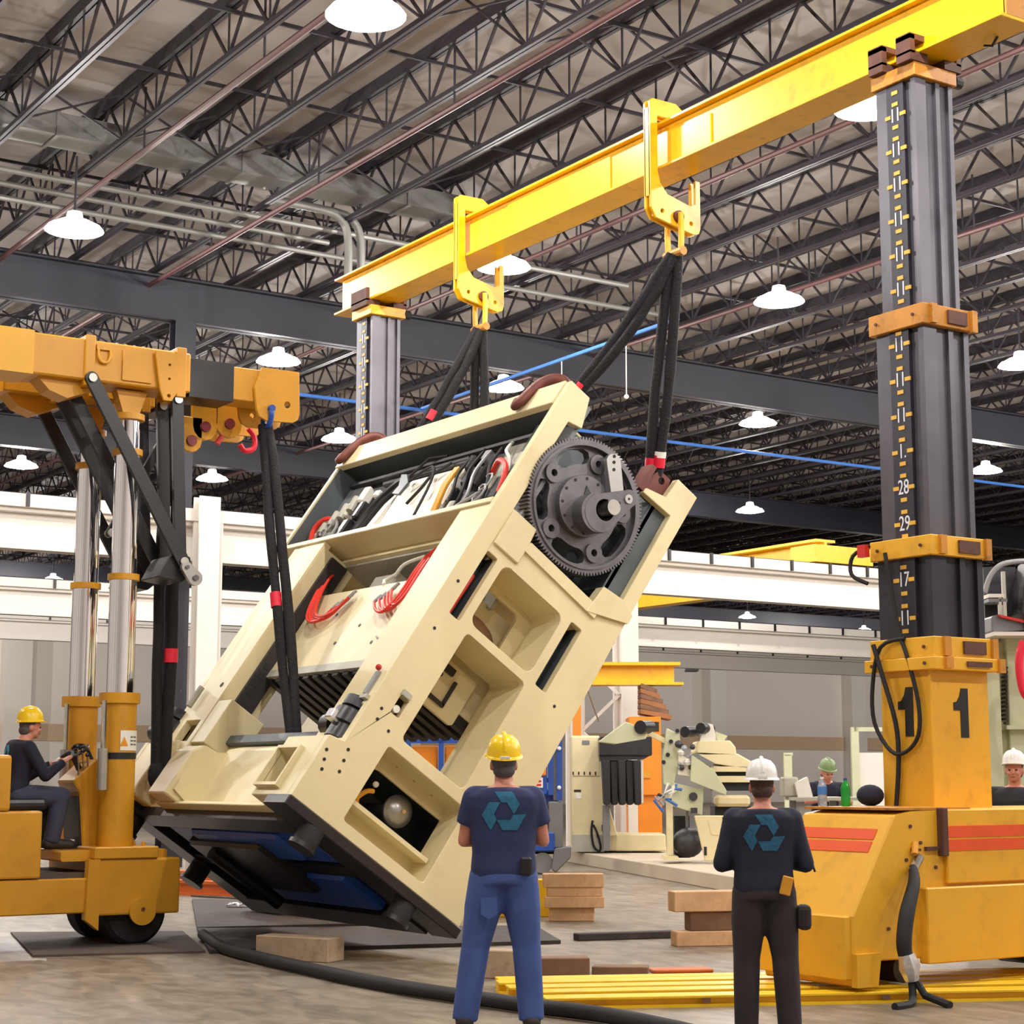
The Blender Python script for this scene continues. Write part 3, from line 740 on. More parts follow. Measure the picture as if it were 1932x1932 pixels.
P('air_line', G().tube([(.5, 2.0, 3.02), (.45, 2.05, 2.9), (.43, 1.95, 2.82)], .02, 7), m_whitewire, smooth=True)
# crown
cr = P('crown_top_bar', G().plate([(.12, 4.60), (.20, 4.60), (.20, 4.80), (.42, 4.80), (.36, 4.89), (.12, 4.89)], [], .088, WC, XZ), m_cream, bevel=.012, seg=2)
P('cavity_ceiling', G().box(.20, .46, .10, WC-.06, 4.66, 4.70), m_slate); P('cavity_wall', G().box(.16, .46, WC-.085, WC-.062, 3.44, 4.66), m_slate)
P('crown_sill', G().box(.13, .50, .088, WC, 3.36, 3.43), m_cream, bevel=.008)
P('crown_end', G().box(.14, 1.95, WC-.06, WC, 3.36, 4.88), m_cream)
P('crown_roof', G().box(.40, 1.97, .62, WC, 4.82, 4.88), m_cream); P('crown_floor', G().box(.45, 1.95, .62, WC, 3.30, 3.36), m_cream_in)
P('crown_back', G().box(1.88, 1.97, .09, WC, 3.30, 4.93), m_cream); P('crown_back_bar', G().box(1.62, 1.96, .09, .35, 3.48, 4.60), m_slate)
P('cavity_back', G().box(.46, .50, .06, WC-.05, 3.42, 4.84), m_greyin)
P('step_bracket', G().plate([(.34, 3.02), (.66, 3.02), (.66, 3.24), (.64, 3.42), (.34, 3.42)], [], -.03, .3, XZ), m_cream, bevel=.01)
P('pocket_flange', G().plate([(.64, 3.17), (1.64, 3.14), (1.64, 3.26), (.66, 3.28)], [], -.03, .55, XZ), m_cream, bevel=.006)
P('pocket_flange', G().plate([(1.52, 3.14), (1.98, 3.34), (1.98, 3.44), (1.83, 3.50), (1.55, 3.46)], [], -.036, .1, XZ), m_cream, bevel=.006)
P('gear_pocket', G().box(.34, 1.82, .56, .60, 3.22, 4.82), m_slate); P('pocket_side', G().box(1.60, 1.66, .09, .56, 3.5, 4.6), m_slate)
P('pocket_floor', G().box(.66, 1.60, .05, .56, 3.26, 3.29), m_slate)
P('notch_pad', G().box(.30, .44, 2.1, 2.35, 4.86, 4.90), m_black)
P('lifting_lug', G().plate([(.3, 4.86), (.6, 4.86), (.55, 5.06), (.4, 5.06)], [circ(.46, 4.98, .04, 10)], .5, .62, XZ), m_rust)
P('lifting_lug', G().plate([(1.42, 4.66), (1.74, 4.66), (1.66, 4.92), (1.5, 4.92)], [circ(1.58, 4.84, .04, 10)], .1, .3, XZ), m_brown)
P('lifting_lug', G().plate([(.3, 4.86), (.6, 4.86), (.55, 5.06), (.4, 5.06)], [circ(.46, 4.98, .04, 10)], 3.6, 3.72, XZ), m_rust)
P('lug_pin', G().box(1.36, 1.42, .02, .2, 4.56, 4.86), m_brown)
def hook(y):
    pts = [(.09, y+.10, 4.70), (.06, y+.06, 4.63), (.06, y+.01, 4.66), (.08, y-.02, 4.80), (.12, y-.03, 4.96), (.19, y-.07, 5.08), (.28, y-.13, 5.12), (.36, y-.18, 5.04), (.38, y-.2, 4.88)]
    h = P('lifting_hook', G().tube(pts, [.025, .045, .05, .052, .052, .055, .055, .052, .05], 10), m_brown, smooth=True)
    P('hook_tip', G().cyl((.08, y+.13, 4.73), (.06, y+.07, 4.65), .04, 8), m_brown, h)
hook(4.28); hook(.62)
# contents of the crown cavity (electrics and lubrication)
def cav(name, y0, y1, z0, z1, m, x0=.36, x1=.46, bev=.006): return P(name, G().box(x0, x1, y0, y1, z0, z1), m, bevel=bev)
cav('cover_panel', 1.75, 2.95, 3.5, 4.34, m_white_panel, .38, .46, .03)
cav('cover_panel', 3.05, 3.5, 3.5, 4.2, m_white_panel, .41, .46, .01)
cav('grey_door', 3.95, 4.4, 3.5, 4.5, m_greyin, .40, .46); cav('grey_door', .3, .7, 3.55, 4.5, m_slate, .40, .46)
cav('grey_door', .75, 1.05, 3.9, 4.5, m_greypanel, .40, .46)
for (a, b) in (((.38, 4.35, 4.50), (.38, .6, 4.50)), ((.40, 3.5, 4.40), (.40, 1.4, 4.40))):
    P('conduit', G().tube([a, b], .04, 8), m_black, smooth=True)
P('conduit', G().tube([(.38, 1.7, 4.42), (.38, 2.9, 4.40), (.38, 3.25, 4.25), (.38, 3.45, 3.9), (.38, 3.5, 3.45)], .035, 8), m_black, smooth=True)
P('conduit', G().tube([(.36, 2.9, 4.30), (.36, 3.15, 4.05), (.36, 3.3, 3.5)], .03, 8), m_rubber, smooth=True)
for (y, z, a, b, m) in ((3.75, 4.25, .12, .22, m_whitewire), (3.95, 4.05, .16, .2, m_white_panel), (4.15, 3.85, .14, .2, m_greypanel), (3.6, 4.0, .1, .24, m_black), (3.72, 3.75, .14, .26, m_black), (4.0, 3.65, .12, .16, m_wire), (3.4, 4.2, .1, .1, m_whitewire),
                        (1.55, 4.3, .08, .2, m_black), (1.42, 4.1, .1, .24, m_black), (1.5, 3.85, .08, .2, m_black), (1.3, 4.35, .1, .14, m_wire), (1.2, 4.05, .12, .26, m_black), (1.38, 3.65, .1, .22, m_greypanel), (1.1, 3.7, .12, .14, m_black), (1.62, 4.05, .07, .12, m_whitewire), (1.65, 3.7, .07, .14, m_whitewire), (.62, 3.8, .2, .3, m_black), (.5, 4.15, .14, .2, m_greypanel)):
    cav('valve_block', y-a/2, y+a/2, z-b/2, z+b/2, m, .32, .44, .02)
for i in range(5):
    P('bottle_filter', G().cyl((.33, 3.8 + .13*i, 4.0-.09*i), (.33, 3.84+.13*i, 4.2-.09*i), .045, 10), m_greypanel, smooth=30)
for i, (y0, z0, y1, z1, m) in enumerate(((1.6, 4.4, 1.45, 3.6, m_rubber), (1.4, 4.45, 1.25, 3.55, m_rubber), (1.25, 4.4, 1.1, 3.5, m_wire), (1.05, 4.4, .75, 3.6, m_rubber), (.9, 4.45, .6, 4.0, m_whitewire), (2.0, 4.38, 2.45, 3.9, m_rubber), (3.6, 3.5, 4.0, 3.9, m_wire), (1.3, 3.5, .9, 3.8, m_wire))):
    P('cable', G().tube([(.34, y0, z0), (.31, (y0*2+y1)/3+.05, (z0*2+z1)/3), (.31, (y0+2*y1)/3-.04, (z0+2*z1)/3), (.34, y1, z1)], .018, 6), m, smooth=True)
for dy in (0, .05): P('yellow_hose', G().tube([(.33, 1.72+dy, 4.25), (.30, 1.68+dy, 4.0), (.31, 1.62+dy, 3.75), (.34, 1.6+dy, 3.55)], .025, 7), m_yhose, smooth=True)
P('red_hose', G().tube([(.36, .95, 4.05), (.28, .8, 4.13), (.28, .62, 4.05), (.30, .52, 3.9), (.36, .55, 3.7)], .03, 8), m_redhose, smooth=True)
P('red_hose', G().tube([(.36, 4.05, 3.95), (.28, 4.22, 3.9), (.28, 4.32, 3.76), (.32, 4.25, 3.6), (.36, 4.1, 3.55)], .03, 8), m_redhose, smooth=True)
P('coil_hose', G().tube([(.30, .82+.07*math.cos(a*.9), 3.95-.02*a+.07*math.sin(a*.9)) for a in range(16)], .012, 6), m_wire, smooth=True)
P('coil_hose', G().tube([(.30, 4.05+.08*math.cos(a*.9), 3.85-.02*a+.08*math.sin(a*.9)) for a in range(16)], .012, 6), m_wire, smooth=True)
P('grey_flap', G().plate([(2.66, 4.02), (2.62, 4.18), (2.78, 4.32), (2.92, 4.34), (2.80, 4.16), (2.84, 4.06)], [], .28, .31, YZ), m_slate)
P('cable', G().tube([(.3, 2.66, 4.2), (.29, 2.3, 4.35), (.3, 2.1, 4.1), (.32, 2.0, 3.5)], .016, 6), m_rubber, smooth=True)
P('cable', G().tube([(.3, 2.72, 4.3), (.29, 2.5, 4.5), (.34, 2.2, 4.52)], .016, 6), m_rubber, smooth=True)
# gear with its cranks
gt, gs, gr = .95, 3.97, .67
teeth = []; nt = 116
for i in range(nt):
    a = 2*math.pi*i/nt; da = 2*math.pi/nt
    for f, r in ((-.45, gr-.028), (-.22, gr), (.08, gr), (.3, gr-.028)):
        teeth.append((gt + r*math.cos(a+f*da), gs + r*math.sin(a+f*da)))
def kidney(a0, a1, r0, r1, n=7):
    out = []; w = (r1-r0)/2; rm = (r0+r1)/2
    for i in range(n+1):
        a = R(a0 + (a1-a0)*i/n); out.append((gt + r1*math.cos(a), gs + r1*math.sin(a)))
    for i in range(1, 4):
        t_ = math.pi*i/4; a = R(a1) + w*math.sin(t_)/rm; r = rm + w*math.cos(t_); out.append((gt + r*math.cos(a), gs + r*math.sin(a)))
    for i in range(n, -1, -1):
        a = R(a0 + (a1-a0)*i/n); out.append((gt + r0*math.cos(a), gs + r0*math.sin(a)))
    for i in range(1, 4):
        t_ = math.pi*i/4; a = R(a0) - w*math.sin(t_)/rm; r = rm - w*math.cos(t_); out.append((gt + r*math.cos(a), gs + r*math.sin(a)))
    return out
gh = []
for k in range(5):
    a = 67 + 72*k; gh.append(kidney(a-15, a+15, .41, .56)); gh.append(circ(gt+.455*math.cos(R(a+36)), gs+.455*math.sin(R(a+36)), .036, 12))
GE = P('bull_gear', G().plate(teeth, [circ(gt, gs, .585, 48)], -.02, .16, XZ), m_gear)
P('gear_web', G().plate(circ(gt, gs, .60, 48), gh, .03, .12, XZ), m_gear, GE)
P('gear_rim', G().plate(circ(gt, gs, .612, 60), [circ(gt, gs, .585, 60)], -.035, .0, XZ), m_gear, GE)
for k in range(5):
    a = R(67 + 72*k + 36); P('boss', G().plate(circ(gt+.455*math.cos(a), gs+.455*math.sin(a), .095, 18), [circ(gt+.455*math.cos(a), gs+.455*math.sin(a), .036, 12)], .0, .03, XZ), m_gear, GE)
hub = P('hub_disc', G().plate(circ(gt-.02, gs-.02, .30, 40), [], -.05, .04, XZ), m_gear, GE, bevel=.008)
for k in range(12):
    a = 2*math.pi*k/12; P('bolt_hole_shade', G().cyl((gt-.02+.265*math.cos(a), -.054, gs-.02+.265*math.sin(a)), (gt-.02+.265*math.cos(a), -.045, gs-.02+.265*math.sin(a)), .016, 8), m_dark, hub)
def link(a, ra, b, rb, y0, y1, holes=()):
    a = Vector(a); b = Vector(b); d = (b-a).normalized(); th = math.atan2(d.y, d.x); out = []
    for i in range(13):
        q = th + math.pi/2 + math.pi*i/12; out.append((a.x+ra*math.cos(q), a.y+ra*math.sin(q)))
    for i in range(13):
        q = th - math.pi/2 + math.pi*i/12; out.append((b.x+rb*math.cos(q), b.y+rb*math.sin(q)))
    return G().plate(out, list(holes), y0, y1, XZ)
ca = P('crank_arm', link((1.03, 3.92), .19, (1.21, 4.25), .085, -.22, -.12, [circ(1.05, 3.97, .105, 24)]), m_gear, GE, bevel=.01)
P('crank_hub', G().plate(circ(1.0, 3.9, .19, 32), [circ(1.05, 3.97, .105, 24)], -.215, -.04, XZ), m_gear, ca, smooth=30)
P('shaft_bore', G().cyl((1.05, -.06, 3.97), (1.05, -.03, 3.97), .115, 24), m_gear, ca)
P('shaft_end', G().cyl((1.09, -.27, 4.03), (1.09, -.1, 4.03), .075, 24), m_steel, ca, smooth=30)
P('pin_cap', G().cyl((1.20, -.235, 4.23), (1.20, -.21, 4.23), .045, 16), m_alu, ca); P('pin_hole_shade', G().cyl((1.20, -.239, 4.23), (1.20, -.23, 4.23), .012, 8), m_dark, ca)
P('pin_hole_shade', G().cyl((1.14, -.224, 4.13), (1.14, -.21, 4.13), .014, 8), m_dark, ca)
lk = P('crank_link', link((1.16, 4.22), .075, (.92, 4.48), .085, -.115, -.06), m_alu, GE, bevel=.006)
for (u, v) in ((.92, 4.48), (.96, 4.42), (.89, 4.53)): P('pin_hole_shade', G().cyl((u, -.12, v), (u, -.11, v), .017, 8), m_dark, lk)
P('counter_tab', G().plate([(.83, 4.12), (1.0, 4.05), (.86, 4.02)], [], -.06, -.05, XZ), m_gear_dark, GE)
# base: blocks, trough panel, bottom
P('base_block', G().plate(rect(.09, 0, .78, .62), [rect(.34, .10, .72, .46)], 0, .30, YZ).box(.295, .4, .09, .78, 0, .62), m_cream, bevel=.006)
P('block_pocket', G().box(.27, .29, .34, .72, .10, .46), m_greyin)
P('pocket_rim', G().plate(rect(.31, .07, .75, .49), [rect(.34, .10, .72, .46)], -.05, .01, YZ), m_cream)
fb = P('base_block', G().plate([(.0, .0), (.4, .0), (.4, .72), (.10, .72), (0, .60)], [], W-.55, W-.09, XZ), m_cream, bevel=.015)
P('base_block', G().plate([(.0, .0), (.4, .0), (.4, .66), (.08, .62), (0, .5)], [], W-1.38, W-.95, XZ), m_cream, bevel=.015)
P('block_web', G().box(.25, .4, W-.95, W-.55, 0, .6), m_cream, fb)
P('trough_panel', G().plate([(.42, .84), (.30, .72), (.34, .10), (.22, .0), (.42, 0)], [], .78, W-1.38, XZ), m_cream, bevel=.02, seg=2)
P('trough_gusset', G().plate([(.35, .72), (.05, .5), (.05, .08), (.35, .02)], [], W-1.42, W-1.38, XZ), m_cream)
P('bolster_strip', G().box(.36, 1.6, .55, W-.6, .84, .95), m_slate, bevel=.01)
P('base_beam', G().box(.42, 1.9, 1.30, W-.09, .02, .84), m_cream_in)
P('base_lip', G().plate([(.14, -.02), (.42, -.02), (.42, .06), (.20, .05)], [], .45, W-.9, XZ), m_cream, bevel=.01)
# dark chamber of the base window with the brass valve and the domed cap
P('chamber', G().plate(rect(.5, .06, 1.74, .92), [rrect(.64, .36, 1.62, .76, .1)], .34, .37, XZ), m_cream_in)
P('chamber_back', G().box(.44, 1.86, 1.27, 1.30, .03, .92), m_greyin); P('cap_shaft', G().cyl((1.16, .48, .62), (1.16, 1.28, .62), .07, 16), m_gear, smooth=30); P('chamber_side', G().box(.42, .46, .79, 1.30, .03, .90), m_greyin); P('chamber_side', G().box(1.84, 1.86, .34, 1.30, .03, .90), m_greyin); P('chamber_floor', G().box(.44, 1.86, .37, 1.30, .03, .06), m_greyin); P('chamber_roof', G().box(.44, 1.86, .37, 1.30, .90, .93), m_greyin)
P('chamber_shelf', G().box(.55, 1.48, .1, .34, .30, .34), m_cream_in)
P('domed_cap', G().lathe([(.15, .0), (.15, .03), (.13, .05), (.09, .09), (.0, .11)], 24, lambda a, b, c: (1.16+a, .50-c, .62+b)), m_alu, smooth=40)
P('cap_knob', G().cyl((1.16, .36, .62), (1.16, .40, .62), .02, 10), m_steel)
P('brass_valve', G().tube([(.72, .30, .36), (.66, .28, .42), (.70, .27, .52), (.76, .28, .56)], .022, 8), m_yhose, smooth=True)
P('valve_cap', G().ball((.74, .27, .62), .03, n=8), m_whitewire)
P('white_wire', G().tube([(.56, .2, .72), (.6, .28, .6), (.66, .3, .48)], .008, 6), m_whitewire); P('white_wire', G().tube([(.54, .2, .88), (.64, .32, .82), (.74, .36, .78)], .008, 6), m_whitewire)
for k in range(4): P('bolt', G().cyl((.62+k*.22, .30, .875-.0), (.62+k*.22, .30, .89), .014, 6), m_steel)
bt = P('bottom_skid', G().box(-.02, 2.06, -.02, .40, -.10, 0), m_black, bevel=.01)
P('bottom_skid', G().box(-.02, 2.06, W-.36, W+.02, -.10, 0), m_black, bevel=.01)
P('cross_beam', G().box(.25, .45, .4, W-.36, -.10, -.0), m_black); P('cross_beam', G().box(1.75, 2.0, .4, W-.36, -.12, 0), m_black); P('cross_beam', G().box(1.0, 1.15, .4, W-.36, -.08, 0), m_black)
P('cushion_box', G().box(.5, .98, .55, 3.5, -.06, .02), m_bluedk, bevel=.02); P('cushion_box', G().box(1.18, 1.72, .8, 3.4, -.10, .02), m_bluedk, bevel=.03)
P('cushion_box', G().box(.62, 1.4, 1.5, 3.1, -.17, -.02), m_black, bevel=.03); P('cushion_box', G().box(.5, .9, 1.0, 2.9, -.12, -.02), m_blue, bevel=.03)
P('cushion_rod', G().cyl((.7, 2.6, -.20), (1.6, 2.6, -.20), .07, 12), m_black)
for (x, y) in ((1.5, .1), (.36, .05), (.30, W-.2), (1.20, W-.2)):
    f = P('levelling_foot', G().cyl((x, y, -.10), (x, y, -.26), .11, 20), m_rubber, smooth=30)
    P('foot_pad', G().cyl((x, y, -.26), (x, y, -.30), .13, 20), m_black, f, smooth=30)

# ================================================================== slings
def sling(label, a, b, group=None, tags=(), r=.052, sag=0., gap=.062, side=(0, 1, 0), foot=None):
    """roundsling of two strands from a to b"""
    t = thing('lifting_sling', label, 'sling', b, group=group)
    a = Vector(a) - Vector(b); n = 10; sd = Vector(side)
    rnd = random.Random(len(label))
    for s in (-1, 1):
        pts = []
        for i in range(n+1):
            f = i/n; p = a*(1-f) + sd*(s*gap*(.55 + .5*math.sin(math.pi*f)))
            p += Vector((0, 0, -sag*math.sin(math.pi*f))) + Vector((rnd.uniform(-.006, .006), rnd.uniform(-.006, .006), 0))
            pts.append(p)
        ob('strand', G().tube(pts, [r*rnd.uniform(.92, 1.1) for _ in pts], 10), m_blackfab, t, True)
    d = a.normalized()
    for (f, m, h, s) in tags:
        p = a*(1-f) + sd*(s*gap*(.55 + .5*math.sin(math.pi*f)))
        ob('tag_sleeve', G().tube([p - d*h, p + d*h], r*1.16, 10), m, t, True)
    return t
def WP(x, y, z):      # press-local to hall
    return Matrix.Translation((6.91, 13.8, 1.43)) @ Matrix.Rotation(R(35), 4, 'Y') @ Vector((x, y, z))
S1 = (TX+.02, CL1, 6.67); S2 = (TX+.02, CL2, 6.67)
sling('black roundsling hanging straight from the middle beam clamp, with two red sleeves', S1, WP(1.57, .2, 4.80), tags=((.90, m_red, .06, 1), (.91, m_red, .065, -1), (.87, m_whitelabel, .03, 1)), side=(.6, -.8, 0))
sling('black roundsling slanting from the middle beam clamp to the crown, with a red sleeve', S1, WP(.46, .58, 4.98), tags=((.90, m_red, .06, 1),), sag=.10, side=(.5, -.8, .1))
sling('black roundsling slanting from the clamp near the rear tower to the crown', S2, WP(.46, 3.66, 4.98), tags=((.72, m_red, .06, 1),), sag=.08, side=(.5, -.8, .1))
sling('black roundsling hanging straight from the clamp near the rear tower', S2, WP(1.57, 3.5, 4.86), side=(.6, -.8, 0))
# ================================================================== telescopic hydraulic crane at the far end of the press
CR = thing('hydraulic_crane', 'yellow mobile boom crane with chrome lift cylinders and black link arms', 'crane', (6.65, 16.4, 0))
def C_(name, g, m, parent=CR, **k):
    g.v = [(x-6.65, y-16.4, z) for x, y, z in g.v]
    return ob(name, g, m, parent, **k)
# chassis
fb_ = C_('front_block', G().box(6.22, 7.05, 16.4, 17.75, .30, .82), m_crane, bevel=.02, seg=2)
C_('cover_plate', G().plate(rrect(5.9, .80, 6.95, .90, .02), [], 16.5, 17.7, XZ), m_crane, fb_, bevel=.01)
C_('axle_cap', G().plate(circ(6.67, .33, .13, 24), [], 16.37, 16.40, XZ), m_crane, fb_)
C_('axle_pin', G().cyl((6.67, 16.36, .35), (6.67, 16.38, .35), .018, 8), m_rust, fb_)
C_('flange_plate', G().plate([(6.13, .82), (6.24, .82), (6.24, .17), (6.11, .27)], [], 16.38, 16.48, XZ), m_crane, fb_)
C_('chassis_beam', G().box(3.6, 6.16, 16.42, 17.7, .33, .65), m_crane, bevel=.012)
C_('deck', G().box(3.6, 6.4, 16.48, 17.65, .65, .70), m_mat2)
for (x, ylo) in ((6.66, 16.52), (6.66, 17.3), (4.0, 16.52), (4.0, 17.3)):
    w = C_('wheel', G().lathe([(.16, -.0), (.27, .0), (.31, .04), (.31, .26), (.27, .30), (.16, .30)], 32, lambda a, b, c, x=x, y0=ylo: (x+a, y0+c, .31+b)), m_rubber, smooth=30)
    C_('wheel_hub', G().cyl((x, ylo+.03, .31), (x, ylo+.27, .31), .165, 20), m_black, w, smooth=30)
sb = C_('seat_box', G().box(4.6, 5.68, 16.40, 17.2, .66, 1.27), m_crane, bevel=.02, seg=2)
C_('seat_cushion', G().box(5.36, 5.82, 16.66, 17.15, 1.27, 1.38), m_black, sb, bevel=.04, seg=2)
C_('rear_cowl', G().box(4.4, 5.37, 16.38, 17.3, 1.27, 1.78), m_crane, bevel=.03, seg=2)
# console with steering wheel and levers
cs = C_('console', G().plate([(6.22, .86), (6.40, .86), (6.44, 1.62), (6.34, 1.76), (6.10, 1.54), (6.17, 1.44)], [], 16.80, 17.26, XZ), m_cranedk, bevel=.015)
C_('foot_pedal', G().bar((6.12, 17.0, .91), (6.24, 17.0, 1.02), .12, .02), m_silver, cs)
C_('front_guard', G().plate([(6.15, 1.40), (6.19, 1.40), (6.24, .86), (6.20, .86)], [], 16.82, 17.24, XZ), m_black, cs)
st_ = C_('steering_wheel', G().tube([(6.16+.17*math.cos(a)*.8, 17.0+.17*math.sin(a), 1.80+.17*math.cos(a)*.45) for a in [2*math.pi*i/20 for i in range(21)]], .018, 8), m_black, cs, smooth=True)
C_('steering_hub', G().ball((6.16, 17.0, 1.79), .05, n=8), m_black, st_); C_('steering_column', G().cyl((6.16, 17.0, 1.79), (6.26, 17.0, 1.60), .03, 8), m_black, st_)
for k in range(3):
    lv = C_('lever', G().cyl((6.17+.05*k, 16.84, 1.58), (6.14+.05*k, 16.82, 1.86-.04*k), .01, 6), m_steel, cs); C_('lever_knob', G().ball((6.14+.05*k, 16.82, 1.87-.04*k), .022, n=8), m_black, lv)
C_('grab_bar', G().tube([(6.30, 17.22, 1.70), (6.24, 17.22, 1.86), (6.32, 17.12, 1.88), (6.36, 17.0, 1.74)], .018, 8), m_black, cs, smooth=True)
# lift cylinders
def lift_cyl(x, y, r):
    c = C_('lift_cylinder', G().lathe([(r, .82), (r, 2.27), (r+.03, 2.28), (r+.03, 2.38), (r*.8, 2.38), (r*.8, .82)], 32, lambda a, b, z: (x+a, y+b, z)), m_crane, smooth=30)
    zs = [(2.2, 3.5, .80), (3.5, 4.73, .74), (4.73, 5.08, .66)]
    for (z0, z1, k) in zs: C_('chrome_stage', G().cyl((x, y, z0), (x, y, z1), r*k, 32), m_chrome, c, smooth=30)
    for z, k in ((3.5, .84), (4.73, .80), (5.08, .86)):
        C_('gland_ring', G().cyl((x, y, z-.03), (x, y, z+.03), r*k+.015, 28), m_crane, c, smooth=30)
    C_('base_plate', G().box(x-r-.12, x+r+.18, y-r-.08, y+r+.08, .82, .93), m_crane, c, bevel=.01)
    for s in (-.5, .3, .5): C_('bolt', G().cyl((x+r+.06, y+s*.3, .92), (x+r+.06, y+s*.3, .97), .02, 8), m_crane, c)
    C_('level_tube', G().cyl((x-r-.03, y-.12, 1.5), (x-r-.03, y-.12, 2.3), .022, 8), m_steel, c, smooth=30)
    C_('valve_body', G().cyl((x-r-.03, y-.12, 1.46), (x-r-.03, y-.12, 1.85), .05, 12), m_alu, c, smooth=30)
    C_('head_clevis', G().plate([(x-.16, 5.34), (x+.16, 5.34), (x+.08, 5.10), (x-.08, 5.10)], [], y-.07, y+.07, XZ), m_crane, c)
    return c
c1 = lift_cyl(6.47, 16.62, .165); c2 = lift_cyl(6.45, 17.60, .165)
# warning plate wrapped on the near cylinder
g = G(); pts = [R(a) for a in range(-105, -20, 12)]
for i in range(len(pts)-1):
    a, b = pts[i], pts[i+1]; r = .171
    g.add([(6.47+r*math.cos(a), 16.62+r*math.sin(a), 1.83), (6.47+r*math.cos(b), 16.62+r*math.sin(b), 1.83), (6.47+r*math.cos(b), 16.62+r*math.sin(b), 2.02), (6.47+r*math.cos(a), 16.62+r*math.sin(a), 2.02)], [(0, 1, 2, 3)])
wp = C_('warning_label', g, m_whitelabel, c1)
def curved(u, z, r=.176, a0=-86): a = R(a0) + u/.171; return (6.47+r*math.cos(a), 16.62+r*math.sin(a), z)
C_('warning_triangle', G().add([curved(-.06, 1.87), curved(.02, 1.87), curved(-.02, 1.96)], [(0, 1, 2)]), m_warn, wp)
for k in range(3): C_('label_line', G().add([curved(.045, 1.95-.035*k), curved(.13, 1.95-.035*k), curved(.13, 1.965-.035*k), curved(.045, 1.965-.035*k)], [(0, 1, 2, 3)]), m_greysteel, wp)
C_('black_band', G().lathe([(.169, 1.75), (.172, 1.75), (.172, 1.81), (.169, 1.81)], 32, lambda a, b, z: (6.47+a, 16.62+b, z)), m_black, c1)
# twin booms
def boom(y0, y1, tag_):
    b = C_('boom', G().box(3.4, 7.02, y0, y1, 5.36, 5.76), m_crane, bevel=.015)
    C_('boom_sleeve', G().box(3.4, 5.42, y0-.012, y1+.012, 5.35, 5.775), m_crane2, b)
    for x in (5.92, 6.86): C_('stiffener', G().box(x, x+.10, y0-.03, y1+.03, 5.30, 5.80), m_crane, b, bevel=.006)
    C_('hanger_plate', G().plate([(6.62, 5.72), (6.86, 5.72), (6.86, 5.34), (6.80, 5.24), (6.72, 5.24), (6.68, 5.34)], [circ(6.77, 5.60, .014, 8), circ(6.77, 5.46, .014, 8), circ(6.77, 5.29, .02, 8)], y0-.06, y0-.03, XZ), m_crane, b)
    C_('side_plate', G().plate([(6.3, 5.70), (6.6, 5.74), (6.6, 5.40), (6.3, 5.40)], [], y0-.02, y0, XZ), m_crane, b)
    C_('lashing_ring', G().tube([(6.05, y0-.02, 5.68), (6.05, y0-.03, 5.60), (6.08, y0-.03, 5.55), (6.14, y0-.03, 5.55), (6.17, y0-.03, 5.60), (6.17, y0-.02, 5.68)], .014, 8), m_crane, b, smooth=True)
    C_('ring_mount', G().box(6.03, 6.19, y0-.03, y0, 5.67, 5.72), m_crane, b)
    C_('inner_sleeve', G().box(7.02, 7.50, y0+.03, y1-.03, 5.33, 5.72), m_black, b)
    C_('inner_boom', G().box(7.45, 8.05, y0+.05, y1-.05, 5.36, 5.70), m_crane, b, bevel=.008)
    outl = [(7.72, 5.50), (7.80, 5.72), (8.22, 5.72), (8.23, 5.36)] + [(8.14+.09*math.cos(R(a)), 5.27+.09*math.sin(R(a))) for a in (0, -40, -80)] + [(7.88+.13*math.cos(R(a)), 5.27+.10*math.sin(R(a))) for a in (-100, -140, 180)]
    for yy in (y0-.0, y1-.04):
        C_('tip_plate', G().plate(outl, [circ(8.09, 5.36, .035, 12), circ(7.90, 5.30, .03, 12)], yy, yy+.04, XZ), m_crane, b, bevel=.006)
    C_('tip_block', G().box(7.95, 8.2, y0+.04, y1-.04, 5.4, 5.72), m_crane, b)
    C_('under_lug', G().plate([(5.5, 5.36), (6.2, 5.36), (6.05, 5.28), (5.8, 5.18), (5.62, 5.24)], [], y0+.1, y1-.1, XZ), m_cranedk, b)
    for k in range(4): C_('bolt', G().cyl((6.3+.09*k, y0+.15, 5.76), (6.3+.09*k, y0+.15, 5.80), .012, 6), m_steel, b)
    return b
b1 = boom(16.40, 16.86, 'near'); b2 = boom(17.30, 17.76, 'far')
sh = C_('tip_shackle', G().tube([(7.90, 16.40, 5.30), (7.90, 16.37, 5.24), (7.90, 16.42, 5.14), (7.90, 16.5, 5.12), (7.90, 16.56, 5.16), (7.90, 16.56, 5.30)], .028, 10), m_blue, b1, smooth=True)
C_('shackle_pin', G().cyl((7.90, 16.35, 5.30), (7.90, 16.6, 5.30), .035, 12), m_blue, b1)
# swing lugs under the far boom tip
for (x, z, r, m) in ((7.45, 5.16, .14, m_crane), (7.72, 5.22, .15, m_crane), (7.3, 5.0, .12, m_cranedk)):
    l = C_('sheave_lug', G().plate([(x-r, z+.25), (x+r, z+.25)] + [(x+r*math.cos(R(a)), z+r*math.sin(R(a))) for a in (0, -30, -60, -90, -120, -150, -180)], [circ(x, z, .05, 12)], 17.0, 17.06, XZ), m, b2, bevel=.006)
    C_('lug_pin', G().cyl((x, 16.97, z), (x, 17.1, z), .055, 12), M('pin_maroon', (120, 40, 48), .5) if x == 7.45 else bpy.data.materials['pin_maroon'], l)
C_('red_shackle', G().tube([(7.95, 17.03, 5.2), (8.02, 17.03, 5.12), (8.02, 17.03, 5.0), (7.92, 17.03, 4.96), (7.86, 17.03, 5.02)], .03, 8), m_red, b2, smooth=True)
C_('red_shackle', G().tube([(7.62, 17.03, 5.2), (7.66, 17.03, 5.1), (7.6, 17.03, 5.0)], .03, 8), m_redpaint, b2, smooth=True)
